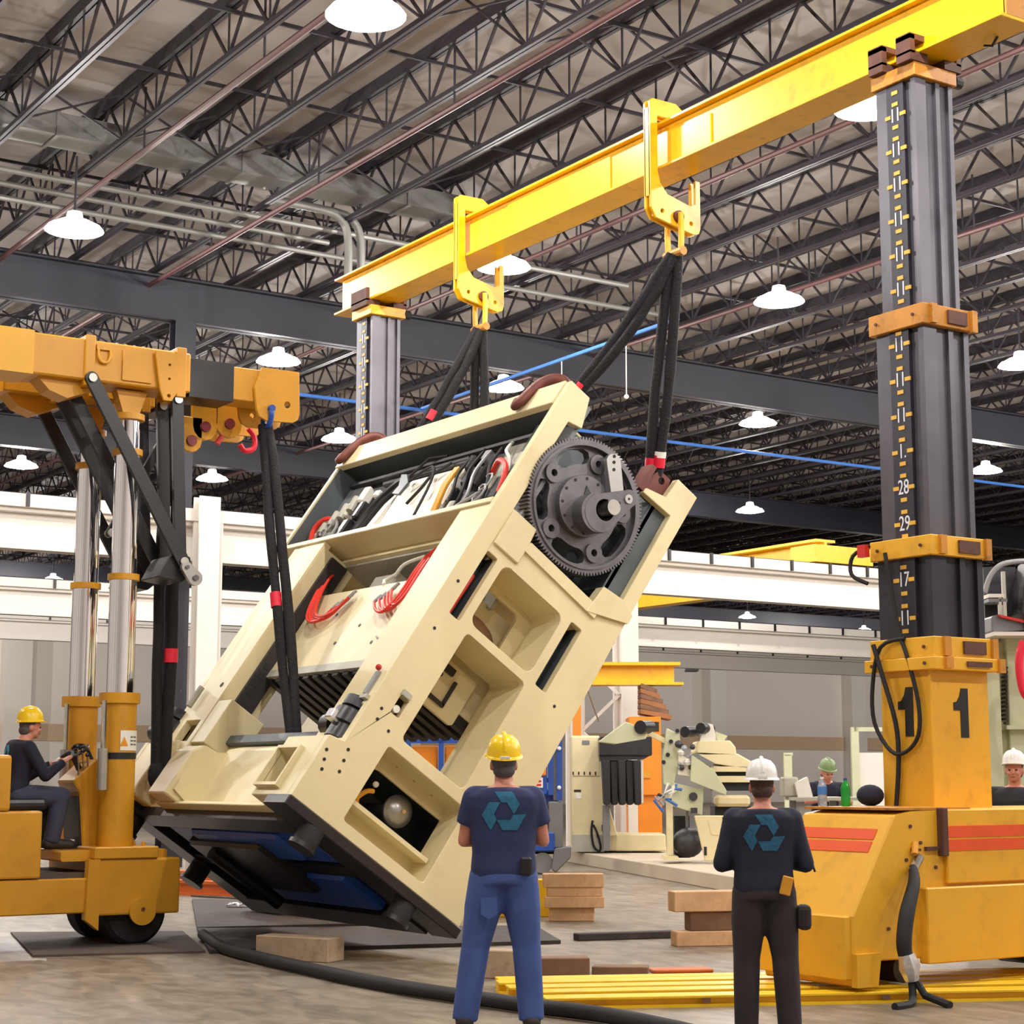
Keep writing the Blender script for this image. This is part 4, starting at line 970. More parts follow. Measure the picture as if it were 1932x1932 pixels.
# black link arms
def arm(p, q, y, w=.13, pin=m_steel):
    a = C_('link_arm', link((p[0], p[1]), w/2, (q[0], q[1]), w/2, y, y+.05), m_black, bevel=.006)
    for e in (p, q): C_('pivot_pin', G().cyl((e[0], y-.025, e[1]), (e[0], y+.08, e[1]), .042, 14), pin, a, smooth=30)
for y in (16.33, 16.90, 17.22, 17.80): arm((5.98, 5.37), (6.97, 3.66), y)
for y in (16.42, 16.80, 17.32, 17.70): arm((6.90, 5.28), (6.98, 3.60), y, .12)
arm((7.05, 5.0), (6.52, 4.0), 17.12, .09)
for y in (16.32, 17.2):
    k_ = C_('knee_plate', G().plate([(6.84, 3.72), (7.06, 3.72), (7.08, 3.54), (6.98, 3.46), (6.72, 3.50)], [], y+.06, y+.50, XZ), m_black, bevel=.01)
C_('pivot_link', link((6.98, 3.60), .055, (7.07, 3.50), .075, 16.27, 16.32), m_alu, bevel=.006)
for e in ((6.98, 3.60, .02), (7.07, 3.50, .03)): C_('pivot_pin', G().cyl((e[0], 16.25, e[1]), (e[0], 16.30, e[1]), e[2], 12), m_gear)
# slings of the crane
sling('black sling hanging from the blue shackle on the boom tip, with a red sleeve', (7.90, 16.50, 5.14), (7.84, 15.60, 1.86), tags=((.56, m_red, .075, -1),), r=.05, gap=.055, side=(.8, -.5, 0))
t = sling('black sling hanging beside the chrome cylinders down to the press base, with a red sleeve', (7.08, 16.95, 5.30), (7.12, 17.14, 1.50), tags=((.66, m_red, .07, 1),), r=.06, gap=.07, side=(.8, -.5, 0))
ob('sling_eye', G().ball((0, 0, .10), .13, .09, .17, 14), m_blackfab, t, True)
# ================================================================== people
def voxel(g, name, size, mat, parent, smooth_it=6):
    me = bpy.data.meshes.new(name); me.from_pydata([tuple(p) for p in g.v], [], g.f); clean(me)
    o = bpy.data.objects.new(name, me); col.objects.link(o)
    r = o.modifiers.new('r', 'REMESH'); r.mode = 'VOXEL'; r.voxel_size = size; r.use_smooth_shade = True
    s = o.modifiers.new('s', 'SMOOTH'); s.iterations = smooth_it; s.factor = .5
    dg = bpy.context.evaluated_depsgraph_get(); m2 = bpy.data.meshes.new_from_object(o.evaluated_get(dg))
    bpy.data.objects.remove(o); bpy.data.meshes.remove(me)
    m2.name = name; m2.materials.clear(); m2.materials.append(mat)
    for p in m2.polygons: p.use_smooth = True
    o = bpy.data.objects.new(name, m2); col.objects.link(o); o.parent = parent
    return o
def ell(c, rx, ry, n=20):
    return [(c[0]+rx*math.cos(2*math.pi*i/n), c[1]+ry*math.sin(2*math.pi*i/n), c[2]) for i in range(n)]
def chain(g, pts, rs, n=14):
    g.tube(pts, rs, n)
    for p, r in zip(pts, rs): g.ball(p, r, n=12)
def torso(g, base, top, rings, fwd):
    """rings (f, half width, half depth) along the line base-top; fwd = facing direction"""
    base = Vector(base); top = Vector(top); d = (top-base).normalized(); f = Vector(fwd); f = (f - d*f.dot(d)).normalized(); sd = f.cross(d)
    rr = []
    for (t_, w, dp, off) in rings:
        c = base + (top-base)*t_ + f*off
        rr.append([c + sd*(w*math.copysign(abs(math.cos(a))**.8, math.cos(a))) + f*(dp*math.copysign(abs(math.sin(a))**.8, math.sin(a))) for a in [2*math.pi*i/24 for i in range(24)]])
    g.loft(rr)
def hand(g, wrist, dirv, palm_n, side, curl=.5, s=1.):
    """palm and five bent fingers; side=+1/-1 puts the thumb"""
    w = Vector(wrist); d = Vector(dirv).normalized(); n = Vector(palm_n); n = (n - d*n.dot(d)).normalized(); t = d.cross(n)*side
    pal = []
    for (f, hw, hd) in ((-.01, .026, .02), (.03, .036, .018), (.07, .042, .016), (.095, .040, .014)):
        c = w + d*f*s; pal.append([c + t*(hw*s*math.cos(a)) + n*(hd*s*math.sin(a)) for a in [2*math.pi*i/12 for i in range(12)]])
    g.loft(pal)
    for i, (u, L) in enumerate(((-.031, .062), (-.010, .075), (.012, .080), (.033, .070))):
        p = w + d*(.088*s) + t*(u*s); pts = [p]; ang = curl*.5
        for k, fr in enumerate((.45, .32, .23)):
            v = d*math.cos(ang) + n*math.sin(ang); p = p + v*(L*fr*s); pts.append(p); ang += curl
        g.tube(pts, [.0095*s, .009*s, .0085*s, .007*s], 8); g.ball(pts[-1], .007*s, n=8)
    p = w + d*(.02*s) + t*(.034*s); v1 = (d*.7 + t*.7 + n*.2).normalized(); q = p + v1*.04*s; v2 = (d*.9 + t*.25 + n*.5).normalized(); q2 = q + v2*.03*s; q3 = q2 + v2*.022*s
    g.tube([p, q, q2, q3], [.013*s, .011*s, .0095*s, .008*s], 8); g.ball(q3, .008*s, n=8)
def headset(t, c, fwd, up, hat, hat_mat, hair_mat, face=True, s=1., skin=None):
    """returns matrix of the head; adds hair, eyes, mouth and hard hat as parts of t"""
    f = Vector(fwd).normalized(); u = Vector(up); u = (u - f*u.dot(f)).normalized(); r = f.cross(u)
    m = Matrix(((r.x, f.x, u.x, c[0]), (r.y, f.y, u.y, c[1]), (r.z, f.z, u.z, c[2]), (0, 0, 0, 1))) @ Matrix.Diagonal((s, s, s, 1))
    return m
def head_geo(g, m):
    h = G(); h.ball((0, 0, 0.02), .076, .096, .105, 20); h.ball((0, .02, -.045), .060, .070, .065, 16)
    h.ball((0, .060, -.085), .030, .026, .022, 10)                    # chin
    h.ball((0, .092, -.012), .013, .020, .026, 10); h.ball((0, .104, -.028), .016, .014, .012, 10)   # nose
    h.ball((0, .078, .03), .055, .022, .014, 12)                      # brow
    for s in (-1, 1):
        h.ball((s*.036, .074, -.028), .022, .018, .018, 10); h.ball((s*.078, -.01, -.01), .010, .022, .034, 10)
    h.ball((0, .083, -.058), .024, .012, .010, 10)
    h.xf(m); g.add(h.v, h.f)
def head_parts(t, m, hair_mat, hat_mat, short=True):
    hr = G()
    prof = []
    for i in range(15):
        pass
    hr.ball((0, -.014, .03), .0795, .094, .104, 22); hr.ball((0, -.045, -.03), .070, .062, .06, 16)
    keep = G(); 
    vs = []; 
    hr.xf(m)
    inv = m.inverted()
    fs = [q for q in hr.f if all(((inv @ Vector(hr.v[i])).y < .045 - max(0, -(inv @ Vector(hr.v[i])).z)*.8 and (inv @ Vector(hr.v[i])).z > -.085) for i in q)]
    hr.f = fs
    ob('hair', hr, hair_mat, t, True)
    for s in (-1, 1):
        ob('eye', G().ball((s*.031, .088, .002), .011, .008, .008, 10).xf(m), M('eye_dark', (44, 34, 32), .3) if 'eye_dark' not in bpy.data.materials else bpy.data.materials['eye_dark'], t, True)
    ob('mouth', G().ball((0, .094, -.058), .022, .006, .005, 10).xf(m), M('lips', (164, 88, 82), .5) if 'lips' not in bpy.data.materials else bpy.data.materials['lips'], t, True)
    hg = G().lathe([(.128, .0), (.124, .010), (.114, .016), (.112, .03), (.108, .065), (.094, .10), (.066, .128), (.03, .140), (.0, .142), (.0, .136), (.06, .122), (.100, .06), (.104, .0)], 28, lambda a, b, c: (a*.93, b*1.12, c))
    hm = m @ Matrix.Translation((0, -.004, .045)) @ Matrix.Rotation(R(4), 4, 'X')
    hat = ob('hard_hat', hg.xf(hm), hat_mat, t, True)
    ob('hat_ridge', G().tube([(0, -.115+.0*k, .05) if k == 0 else (0, .113*math.sin(R(-80+k*20))*1.05, .03+.116*math.cos(R(-80+k*20))) for k in range(9)], .014, 8).xf(hm), hat_mat, hat, True)
    ob('hat_brim', G().plate([(.10*math.cos(R(a))*1.0, .118*math.sin(R(a))) for a in range(0, 181, 15)] + [(.115*math.cos(R(a)), .165*math.sin(R(a))) for a in range(180, -1, -15)], [], .002, .010, XY).xf(hm), hat_mat, hat)
    ob('hat_sticker', G().box(-.03, .03, -.139, -.127, .012, .026).xf(hm), m_whitelabel, hat)
def emblem(t, target, center, fwd, size, mat):
    """ring of three folded arrows printed on the back of the shirt"""
    dg = bpy.context.evaluated_depsgraph_get()
    bvh = BVHTree.FromPolygons([v.co for v in target.data.vertices], [p.vertices[:] for p in target.data.polygons])
    f = Vector(fwd).normalized(); u = Vector((0, 0, 1)); r = f.cross(u)
    A = [(-.42, 1.0), (.42, 1.0), (.84, .30), (.5, -.12), (.22, .32), (.02, .34), (-.02, .30)]
    A = [(-.45, 1.0), (.42, 1.0), (.80, .32), (.52, -.14), (.10, .50), (-.12, .50)]
    A = [(-.44, .98), (.44, .98), (.80, .36), (.46, -.20), (.04, .46), (.02, .50), (-.14, .50)]
    # arm 1 along the top then folding down to the right
    A = [(-.46, 1.0), (.42, 1.0), (.78, .38), (.50, -.10), (.16, .46), (-.12, .46)]
    for k in range(3):
        a = R(-120*k); poly = [(x*math.cos(a)-y*math.sin(a), x*math.sin(a)+y*math.cos(a)) for x, y in A]
        bm = bmesh.new(); vs = [bm.verts.new((x, y, 0)) for x, y in poly]; bm.faces.new(vs)
        bmesh.ops.triangulate(bm, faces=bm.faces[:]); bmesh.ops.subdivide_edges(bm, edges=bm.edges[:], cuts=5, use_grid_fill=True)
        bmesh.ops.triangulate(bm, faces=bm.faces[:])
        for v in bm.verts:
            p = Vector(center) + r*(v.co.x*size) + u*(v.co.y*size) - f*.6
            hit = bvh.ray_cast(p, f)
            v.co = (hit[0] - f*.004) if hit[0] else (p + f*.5)
        me = bpy.data.meshes.new('shirt_print'); bm.to_mesh(me); bm.free(); me.materials.append(mat)
        o = bpy.data.objects.new('shirt_print', me); col.objects.link(o); o.parent = t
TOR = [(0, .150, .10, 0), (.06, .168, .115, 0), (.25, .160, .108, .005), (.5, .172, .112, .01), (.75, .196, .118, .005), (.88, .190, .108, -.005), (.96, .13, .085, -.01), (1.0, .07, .06, -.01)]
def person(label, loc, face, pose, shirt, trousers, hair, hat, k=1., sleeve='long', emb=None, girth=1., group=None, scale=1.):
    """pose: joints in the person's own frame, +y = the way the body faces"""
    t = thing('person', label, 'person', loc, (0, 0, face), group)
    t.scale = (scale,)*3
    J = {k_: Vector(v) for k_, v in pose.items()}
    pel, nk, hd = J['pelvis'], J['neck'], J['head']
    fw = pose.get('fwd', (0, 1, 0))
    def body(g, o, skin):
        rings = [(f, w*girth+o, d*girth+o, off) for f, w, d, off in TOR]
        if skin: torso(g, pel, nk, rings, fw)
    g = G(); body(g, -.012, True)
    hm = headset(t, hd, pose.get('look', fw), (0, 0, 1), None, None, None)
    g.tube([nk + Vector((0, 0, -.05)), hd + Vector((0, 0, -.03))], [.062, .055], 14); g.ball(nk, .06)
    head_geo(g, hm)
    for s in ('l', 'r'):
        sh, el, wr = J['sh_'+s], J['el_'+s], J['wr_'+s]
        chain(g, [sh, sh.lerp(el, .5), el], [.052*girth, .047*girth, .04]); chain(g, [el, el.lerp(wr, .4), wr], [.04, .042, .028])
        hp, kn, an = J['hip_'+s], J['kn_'+s], J['an_'+s]
        chain(g, [hp, hp.lerp(kn, .5), kn], [.085*girth, .072, .055]); chain(g, [kn, kn.lerp(an, .35), an], [.054, .055, .038])
        hand(g, wr, J.get('hd_'+s, wr-el), pose.get('pn_'+s, (0, 0, -1)), 1 if s == 'r' else -1, pose.get('curl', .5))
        an2 = an + Vector(fw)*.10 + Vector((0, 0, -.05)); chain(g, [an, an2], [.04, .035])
    b = voxel(g, 'body', .009, m_skin, t, 4)
    # shirt
    g = G(); rings = [(f, w*girth+.012, d*girth+.012, off) for f, w, d, off in TOR]
    rings[0] = (-.06, rings[0][1]+.012, rings[0][2]+.012, 0); rings[-1] = (.985, .068, .062, -.01)
    torso(g, pel, nk, rings, fw)
    for s in ('l', 'r'):
        sh, el, wr = J['sh_'+s], J['el_'+s], J['wr_'+s]
        inn = sh.lerp(pel.lerp(nk, .82), .45)
        if sleeve == 'short':
            e = sh.lerp(el, .62); chain(g, [inn, sh], [.075*girth, .07*girth]); chain(g, [sh, sh.lerp(e, .5)], [.07*girth, .066*girth]); g.tube([sh, e], [.07*girth, .068*girth], 14)
        else:
            chain(g, [inn, sh], [.075*girth, .07*girth]); chain(g, [sh, sh.lerp(el, .5), el], [.07*girth, .064, .058]); g.tube([el, el.lerp(wr, .92)], [.058, .042], 14)
    shirt_o = voxel(g, 'shirt', .012, shirt, t, 5)
    # trousers
    g = G(); pr_ = [(-.10, .15*girth+.02, .115*girth+.012, 0), (.0, .158*girth+.014, .112*girth+.014, 0), (.07, .160*girth+.012, .112*girth+.012, 0)]
    torso(g, pel, nk, pr_, fw)
    for s in ('l', 'r'):
        hp, kn, an = J['hip_'+s], J['kn_'+s], J['an_'+s]
        chain(g, [hp, hp.lerp(kn, .45), kn], [.108*girth, .102*girth, .089]); g.tube([kn, kn.lerp(an, .4), an + Vector((0, 0, -.03))], [.089, .086, .079], 14)
    voxel(g, 'trousers', .012, trousers, t, 5)
    for s in ('l', 'r'):
        an = J['an_'+s]; f = Vector(fw); g = G()
        chain(g, [an + Vector((0, 0, .10)), an + Vector((0, 0, -.03))], [.060, .058]); chain(g, [an + Vector((0, 0, -.04)) - f*.035, an + f*.09 + Vector((0, 0, -.045)), an + f*.19 + Vector((0, 0, -.052))], [.055, .052, .046])
        g.v = [(x, y, max(z, an.z-.09)) for x, y, z in g.v]
        ob('boot', g, m_boot, t, True)
    head_parts(t, hm, hair, hat)
    if emb: emblem(t, shirt_o, pel.lerp(nk, emb[1]), fw, emb[0], emb[2])
    return t
STAND = dict(pelvis=(0, 0, .93), neck=(0, 0, 1.47), head=(0, .02, 1.60), sh_l=(-.20, 0, 1.39), sh_r=(.20, 0, 1.39), hip_l=(-.09, 0, .92), hip_r=(.09, 0, .92), kn_l=(-.13, .02, .50), kn_r=(.13, .02, .50), an_l=(-.15, 0, .09), an_r=(.15, 0, .09),
             el_l=(-.29, .0, 1.12), el_r=(.29, 0, 1.12), wr_l=(-.26, .12, .90), wr_r=(.26, .12, .90))
def mk(**k): d = dict(STAND); d.update(k); return d
# man with folded arms and blue jeans
p1_ = mk(kn_l=(-.17, .02, .50), kn_r=(.14, .02, .50), an_l=(-.235, -.02, .09), an_r=(.17, 0, .09), sh_l=(-.178, 0, 1.39), sh_r=(.178, 0, 1.39), el_l=(-.245, .05, 1.13), el_r=(.245, .05, 1.13), wr_l=(-.03, .24, 1.14), wr_r=(.04, .22, 1.20), pn_l=(0, -1, 0), pn_r=(0, -1, 0), look=(-.05, 1, .12))
mA = at(950, 1944, 2, 0)
pA = person('man in navy shirt and blue jeans with yellow hard hat, arms folded', (mA.x, mA.y, 0), -R(33), p1_, m_navy, m_jeans, m_hair_g, m_hat_y, sleeve='short', emb=(.125, .70, m_logo), girth=1.14, scale=1.035)
ob('phone_pouch', G().box(.10, .17, -.165, -.13, .93, 1.04), m_black, pA, bevel=.012)
ob('pocket', G().plate([(-.14, .80), (-.04, .80), (-.04, .70), (-.09, .67), (-.14, .70)], [], -.152, -.145, XZ), m_jeans, pA)
# man in black trousers with white hard hat
p2_ = mk(kn_l=(-.12, .02, .50), kn_r=(.13, .02, .50), an_l=(-.13, 0, .09), an_r=(.15, 0, .09), sh_l=(-.185, 0, 1.39), sh_r=(.185, 0, 1.39), el_l=(-.275, .0, 1.10), el_r=(.275, .0, 1.10), wr_l=(-.14, .24, 1.10), wr_r=(.16, .24, 1.10), pn_l=(0, 0, 1), pn_r=(0, 0, 1), look=(0, 1, -.06))
mB = at(1447, 1956, 2, 0)
pB = person('man in dark navy sweater and black trousers with white hard hat', (mB.x, mB.y, 0), -R(38), p2_, m_navy2, m_jeans_dk, m_hair_b, m_hat_w, emb=(.125, .68, m_logo2), girth=1.12, scale=.945)
ob('pen', G().bar((.30, .02, 1.17), (.335, .0, 1.05), .012, .012), m_black, pB)
ob('tape_measure', G().box(-.035, .035, -.018, .018, -.06, .06).xf(Matrix.Translation((.135, -.165, .97)) @ Matrix.Rotation(R(14), 4, 'Y')), m_yhose, pB, bevel=.006)
ob('side_pocket', G().box(.21, .30, -.08, .08, .68, .84), m_jeans_dk, pB, bevel=.03, seg=2)
# seated operator on the crane, facing the boom tip
p3_ = dict(pelvis=(0, 0, 1.50), neck=(0, .10, 2.00), head=(0, .16, 2.12), sh_l=(-.19, .09, 1.92), sh_r=(.19, .09, 1.92), hip_l=(-.10, .02, 1.47), hip_r=(.10, .02, 1.47), kn_l=(-.13, .44, 1.47), kn_r=(.13, .44, 1.47), an_l=(-.13, .36, 1.065), an_r=(.13, .36, 1.065), el_l=(-.25, .24, 1.66), el_r=(.25, .24, 1.66), wr_l=(-.13, .44, 1.78), wr_r=(.14, .46, 1.80), pn_l=(0, 0, -1), pn_r=(0, 0, -1), look=(0, 1, -.05))
pC = person('seated crane operator in navy shirt and yellow hard hat gripping the controls', (5.56, 16.97, -.07), -R(90), p3_, m_navy2, m_jeans_gy, m_hair_g, m_hat_y, emb=(.09, .72, m_logo3), girth=1.06)
# man behind the tower base
p4_ = mk(look=(-.25, 1, .02))
D = at(1912, 1412, 1, 11.6)
person('man in black jacket and white hard hat standing behind the tower base', (D.x, 11.6, 0), R(180-50), mk(look=(.12, 1, .0), head=(0, .02, 1.61)), M('black_jacket', (34, 34, 42), .8), m_jeans_dk, m_hair_b, m_hat_w, girth=1.1, scale=1.02)
# man leaning over a bench in the background
E_ = atd(1556, 1600, 25.75)
person('man in dark shirt and green cap leaning over a bench in the background', (E_.x, E_.y, .0), R(150), mk(neck=(0, .16, 1.42), head=(0, .24, 1.53), sh_l=(-.2, .14, 1.34), sh_r=(.2, .14, 1.34), el_l=(-.28, .28, 1.16), el_r=(.28, .28, 1.16), wr_l=(-.1, .46, 1.18), wr_r=(.14, .46, 1.18), look=(-.2, 1, -.4)), m_navy2, m_jeans_gy, m_hair_g, m_hat_g, sleeve='short', scale=1.08)
# someone walking far behind the press: the legs show under its base
F_ = at(400, 1648, 2, 0)
person('person in dark blue work clothes standing far behind the press base', (F_.x, F_.y, 0), R(60), mk(), m_navy2, m_jeans_gy, m_hair_b, m_hat_y)
# ================================================================== things on the floor
def rotz(a): return Matrix.Rotation(a, 4, 'Z')
def plank(label, cx, cy, z0, L, wd, h, ang, m, cat='timber', group=None, name='timber_block', bevel=.008):
    o = ob(name, G().box(-L/2, L/2, -wd/2, wd/2, 0, h), m, None, bevel=bevel)
    o.location = (cx, cy, z0); o.rotation_euler = (0, 0, ang)
    return tag(o, label, cat, group)
# floor hose
pts = [(7.45, 16.75), (7.15, 15.8), (7.0, 15.2), (6.9, 14.3), (6.85, 13.5), (6.8, 12.6), (6.8, 12.0), (6.84, 11.4), (6.9, 10.9), (6.98, 10.3), (7.08, 9.85), (7.12, 9.3), (7.0, 8.3), (6.7, 7.3)]
g = G().tube([(x, y, .055) for x, y in pts], .052, 12)
tag(ob('floor_hose', g, m_rubber, None, True), 'thick black hose snaking across the concrete floor past the jeans', 'hose')
# pale block
plank('pale stained timber block lying on the floor beside the black hose', 7.36, 14.48, 0, .76, .26, .205, math.atan2(-.68, .37), m_concblk)
# timber stacks
b1 = (11.87, 16.68); a1 = math.atan2(-.30, .47)
plank('short dark timber at the bottom of the pine stack by the man in jeans', b1[0], b1[1]+.05, 0, .50, .16, .15, a1, m_wood, group=None)
plank('long pine timber second from the bottom of the stack by the man in jeans', b1[0], b1[1]-.0, .15, .66, .2, .12, a1, m_wood)
plank('split pine timber third from the bottom of the stack by the man in jeans', b1[0]+.02, b1[1]+.02, .27, .62, .2, .10, a1, m_wood)
plank('pine timber on top of the stack by the man in jeans', b1[0]+.0, b1[1]+.02, .37, .68, .2, .15, a1, m_wood)
plank('yellow painted plank lying behind the pine stack', 11.75, 17.6, 0, .9, .2, .42, a1, m_bar, 'plank', name='painted_plank')
b2 = (11.22, 13.58); a2 = math.atan2(-.24, .6)
plank('thin pine timber at the bottom of the stack by the white hard hat', b2[0], b2[1], 0, .68, .2, .14, a2, m_wood)
plank('short brown timber in the middle of the stack by the white hard hat', b2[0]+.08, b2[1]-.02, .14, .56, .2, .18, a2, m_wood2)
plank('thick brown timber on top of the stack by the white hard hat', b2[0], b2[1], .32, .72, .22, .19, a2, m_wood)
# flat dunnage near the yellow bars
for (cx, cy, L, h, a, m, lab) in ((8.0, 12.35, .5, .22, -.9, m_concblk, 'grey timber block behind the legs of the man in jeans'), (8.55, 12.25, .5, .14, -.5, m_wood2, 'dark thick board lying beyond the yellow bars'),
                                 (8.98, 11.98, .45, .07, -.7, m_wood2, 'brown flat board leaning out beyond the yellow bars'), (9.5, 11.85, .5, .03, -.45, m_orail, 'thin orange board lying beyond the yellow bars')):
    plank(lab, cx, cy, 0, L, .2, h, a, m)
plank('dark steel bar lying on the floor beside the press plates', 11.0, 14.55, 0, 1.1, .14, .07, -.25, m_mat, 'bar', name='steel_bar')
# yellow bars: beams laid on the floor under the tower base
ang = math.atan2(-1.62, 3.55)
for i, (x0, y0, L, h, lab) in enumerate(((7.62, 11.72, 5.2, .075, 'yellow steel bar farthest from the hose, laid along the floor'), (7.45, 11.45, 5.2, .085, 'yellow steel bar second from the far side of the bundle'),
                                     (7.34, 11.15, 5.0, .085, 'yellow steel bar in the middle of the bundle on the floor'), (7.28, 10.85, 4.9, .085, 'yellow steel bar second from the hose side of the bundle'), (7.22, 10.52, 4.8, .08, 'yellow steel bar lying closest to the black hose'))):
    t = thing('steel_bar', lab, 'bar', (x0, y0, 0), (0, 0, ang), 'yellow bars under the tower')
    ob('flange', G().box(0, L, -.10, .10, 0, .02), m_bar, t); ob('web_plate', G().box(0, L, -.045, .045, .02, h-.02), m_bar, t); ob('flange', G().box(0, L, -.10, .10, h-.02, h), m_bar, t, bevel=.004)
    for k in range(3): ob('scuff', G().box(1.1+k*1.3, 1.16+k*1.3, -.103, -.098, .03, .06), m_wood2, t)
# steel plates
def quad_plate(lab, pts, h, m):
    g = G().plate(pts, [], .002, h, XY); return tag(ob('floor_plate', g, m), lab, 'plate')
P2 = lambda x, y: (lambda p: (p.x, p.y))(at(x, y, 2, 0))
quad_plate('dark steel plate on the floor closest to the pale timber block', [P2(395, 1800), P2(1058, 1781), P2(1010, 1752), P2(372, 1757)], .035, m_mat)
quad_plate('long dark steel plate under the hanging press', [P2(372, 1755), P2(800, 1744), P2(700, 1708), P2(362, 1700)], .03, m_mat)
quad_plate('grey steel plate far under the hanging press beside the foil scrap', [P2(500, 1700), P2(690, 1704), P2(600, 1690), P2(360, 1692)], .02, m_mat2)
quad_plate('worn steel plate under the front wheel of the crane', [P2(62, 1806), P2(388, 1798), P2(345, 1760), P2(20, 1762)], .02, m_mat2)
# orange rails behind the crane
for (px, py, w, lab) in ((345, 1668, 0, 'orange steel rail lying behind the crane, farther one'), (345, 1688, 0, 'orange steel rail lying behind the crane, next to the plates')):
    a = at(px, py, 2, 0); b = at(px+290, py+16, 2, 0)
    d = (b-a); L = d.length; t = thing('steel_rail', lab, 'rail', (a.x, a.y, 0), (0, 0, math.atan2(d.y, d.x)))
    ob('flange', G().box(-.6, L, -.1, .1, 0, .03), m_orail, t); ob('web_plate', G().box(-.6, L, -.03, .03, .03, .16), m_orail, t); ob('head', G().box(-.6, L, -.07, .07, .16, .2), m_orail, t)
# foil scrap
rnd = random.Random(3); q = at(450, 1716, 2, 0); g = G(); n = 9
vs = [(.28*(i/(n-1)-.5) + rnd.uniform(-.02, .02), (j-1)*.09 + rnd.uniform(-.03, .03), .035 + rnd.uniform(0, .05)) for i in range(n) for j in range(3)]
g.add(vs, [(i*3+j, (i+1)*3+j, (i+1)*3+j+1, i*3+j+1) for i in range(n-1) for j in range(2)])
o = ob('foil_scrap', g, m_silver); o.location = (q.x, q.y, 0); o.rotation_euler = (0, 0, -.6); tag(o, 'crumpled silver foil scrap on the dark steel plate', 'scrap')
# bottles on the tower base
def bottle(px, X, label, body, cap, lab_m, h):
    p = at(px, 1521, 0, X)
    t = thing('drink_bottle', label, 'bottle', (p.x, p.y, 1.352))
    r = .036
    ob('bottle_body', G().lathe([(.0, 0), (r*.9, 0), (r, .01), (r, h*.35), (r*.93, h*.4), (r, h*.45), (r, h*.66), (r*.8, h*.76), (r*.4, h*.88), (r*.38, h*.94), (.0, h*.94)], 20), body, t, True)
    ob('label_band', G().lathe([(r*1.02, h*.40), (r*1.02, h*.66)], 20), lab_m, t, True)
    ob('cap', G().cyl((0, 0, h*.93), (0, 0, h), r*.42, 14), cap, t)
bottle(1552, 9.86, 'clear water bottle with blue label on the tower base', m_bottle, m_whitelabel, m_blabel, .225)
bottle(1596, 9.95, 'green soda bottle with blue cap on the tower base', m_green, m_blue, m_green, .215)
p = at(1640, 1522, 0, 10.36)
o = ob('tool_bag', G().ball((0, 0, .0), .10, .12, .085, 18), m_navy2, None, True); o.location = (10.355, p.y-.02, 1.433); tag(o, 'slumped navy cloth bag against the yellow tower post', 'bag')
# ================================================================== background
def bg(name, label, cat, px, py, D, group=None, z=None):
    """thing far behind, turned square to the aisle; L(x, y, d) = its own coordinates for a point measured in the photo"""
    w = atd(px, py, D); base = Vector((w.x, w.y, 0 if z is None else z))
    t = thing(name, label, cat, base, (0, 0, -YAW), group)
    inv = (Matrix.Translation(base) @ Matrix.Rotation(-YAW, 4, 'Z')).inverted()
    return t, (lambda x, y, d=0.: inv @ atd(x, y, D + d))
def lb(t, L, name, x0, y0, x1, y1, m, d0=0., d1=.3, parent=None, bevel=0):
    a = L(x0, y1); b = L(x1, y0)
    return ob(name, G().box(a.x, b.x, a.y+d0, a.y+d1, a.z, b.z), m, parent or t, bevel=bevel)
def lp(t, L, name, pts, m, d0=0., d1=.3, parent=None, bevel=0):
    q = [L(x, y) for x, y in pts]; y0 = q[0].y
    return ob(name, G().plate([(v.x, v.z) for v in q], [], y0+d0, y0+d1, XZ), m, parent or t, bevel=bevel)
# plinth that the background machines stand on
a = at(1060, 1603, 2, .22); b = at(1420, 1660, 2, .22); d = (b-a).normalized(); n_ = Vector((-d.y, d.x, 0))
if n_.dot(_fh) < 0: n_ = -n_
c0 = a - d*.4; b2 = at(1425, 1600, 2, .22)
tag(ob('concrete_plinth', G().plate([(c0.x, c0.y), (b.x, b.y), (b2.x, b2.y), (23.0, 29.3)], [], 0, .22, XY), M('pale_concrete', (196, 180, 158), .7, var=.08, scale=1.), bevel=.01), 'long low concrete plinth under the background machines', 'plinth')
PZ = .22
def zfoot(t):      # put the base of a thing on the plinth
    return t
# cream C-frame machine
t, L = bg('press_frame', 'cream C-frame machine standing on the plinth beside the black bellows', 'machine', 1150, 1600, 33.6)
lp(t, L, 'frame_plate', [(1078, 1388), (1131, 1388), (1133, 1466), (1165, 1574), (1165, 1606), (1080, 1606)], m_cream, 0, 1.1, bevel=.02)
lb(t, L, 'base_foot', 1138, 1574, 1256, 1606, m_cream, 0, 1.2, bevel=.02)
lb(t, L, 'lower_trim', 1079, 1575, 1140, 1607, m_greypanel, -.03, .0)
lb(t, L, 'top_panel', 1080, 1391, 1130, 1464, m_cream, -.02, 0., bevel=.005)
lb(t, L, 'name_plate', 1098, 1397, 1112, 1405, m_greysteel, -.03, -.02)
for k in range(5): lb(t, L, 'vent_slot_shade', 1080+k*10.5, 1456, 1082.5+k*10.5, 1462, m_dark, -.03, -.02)
lb(t, L, 'label_plate', 1083, 1490, 1096, 1494, m_black, -.01, 0); lb(t, L, 'label_plate', 1086, 1496, 1096, 1507, m_whitelabel, -.01, 0)
lb(t, L, 'port', 1135, 1556, 1151, 1568, m_gear_dark, -.02, 0)
q = [L(x, y, -.1) for x, y in ((1118, 1548), (1116, 1570), (1120, 1596), (1130, 1606), (1133, 1596), (1126, 1570), (1119, 1556))]
ob('cable_loop', G().tube(q, .022, 8), m_rubber, t, True)
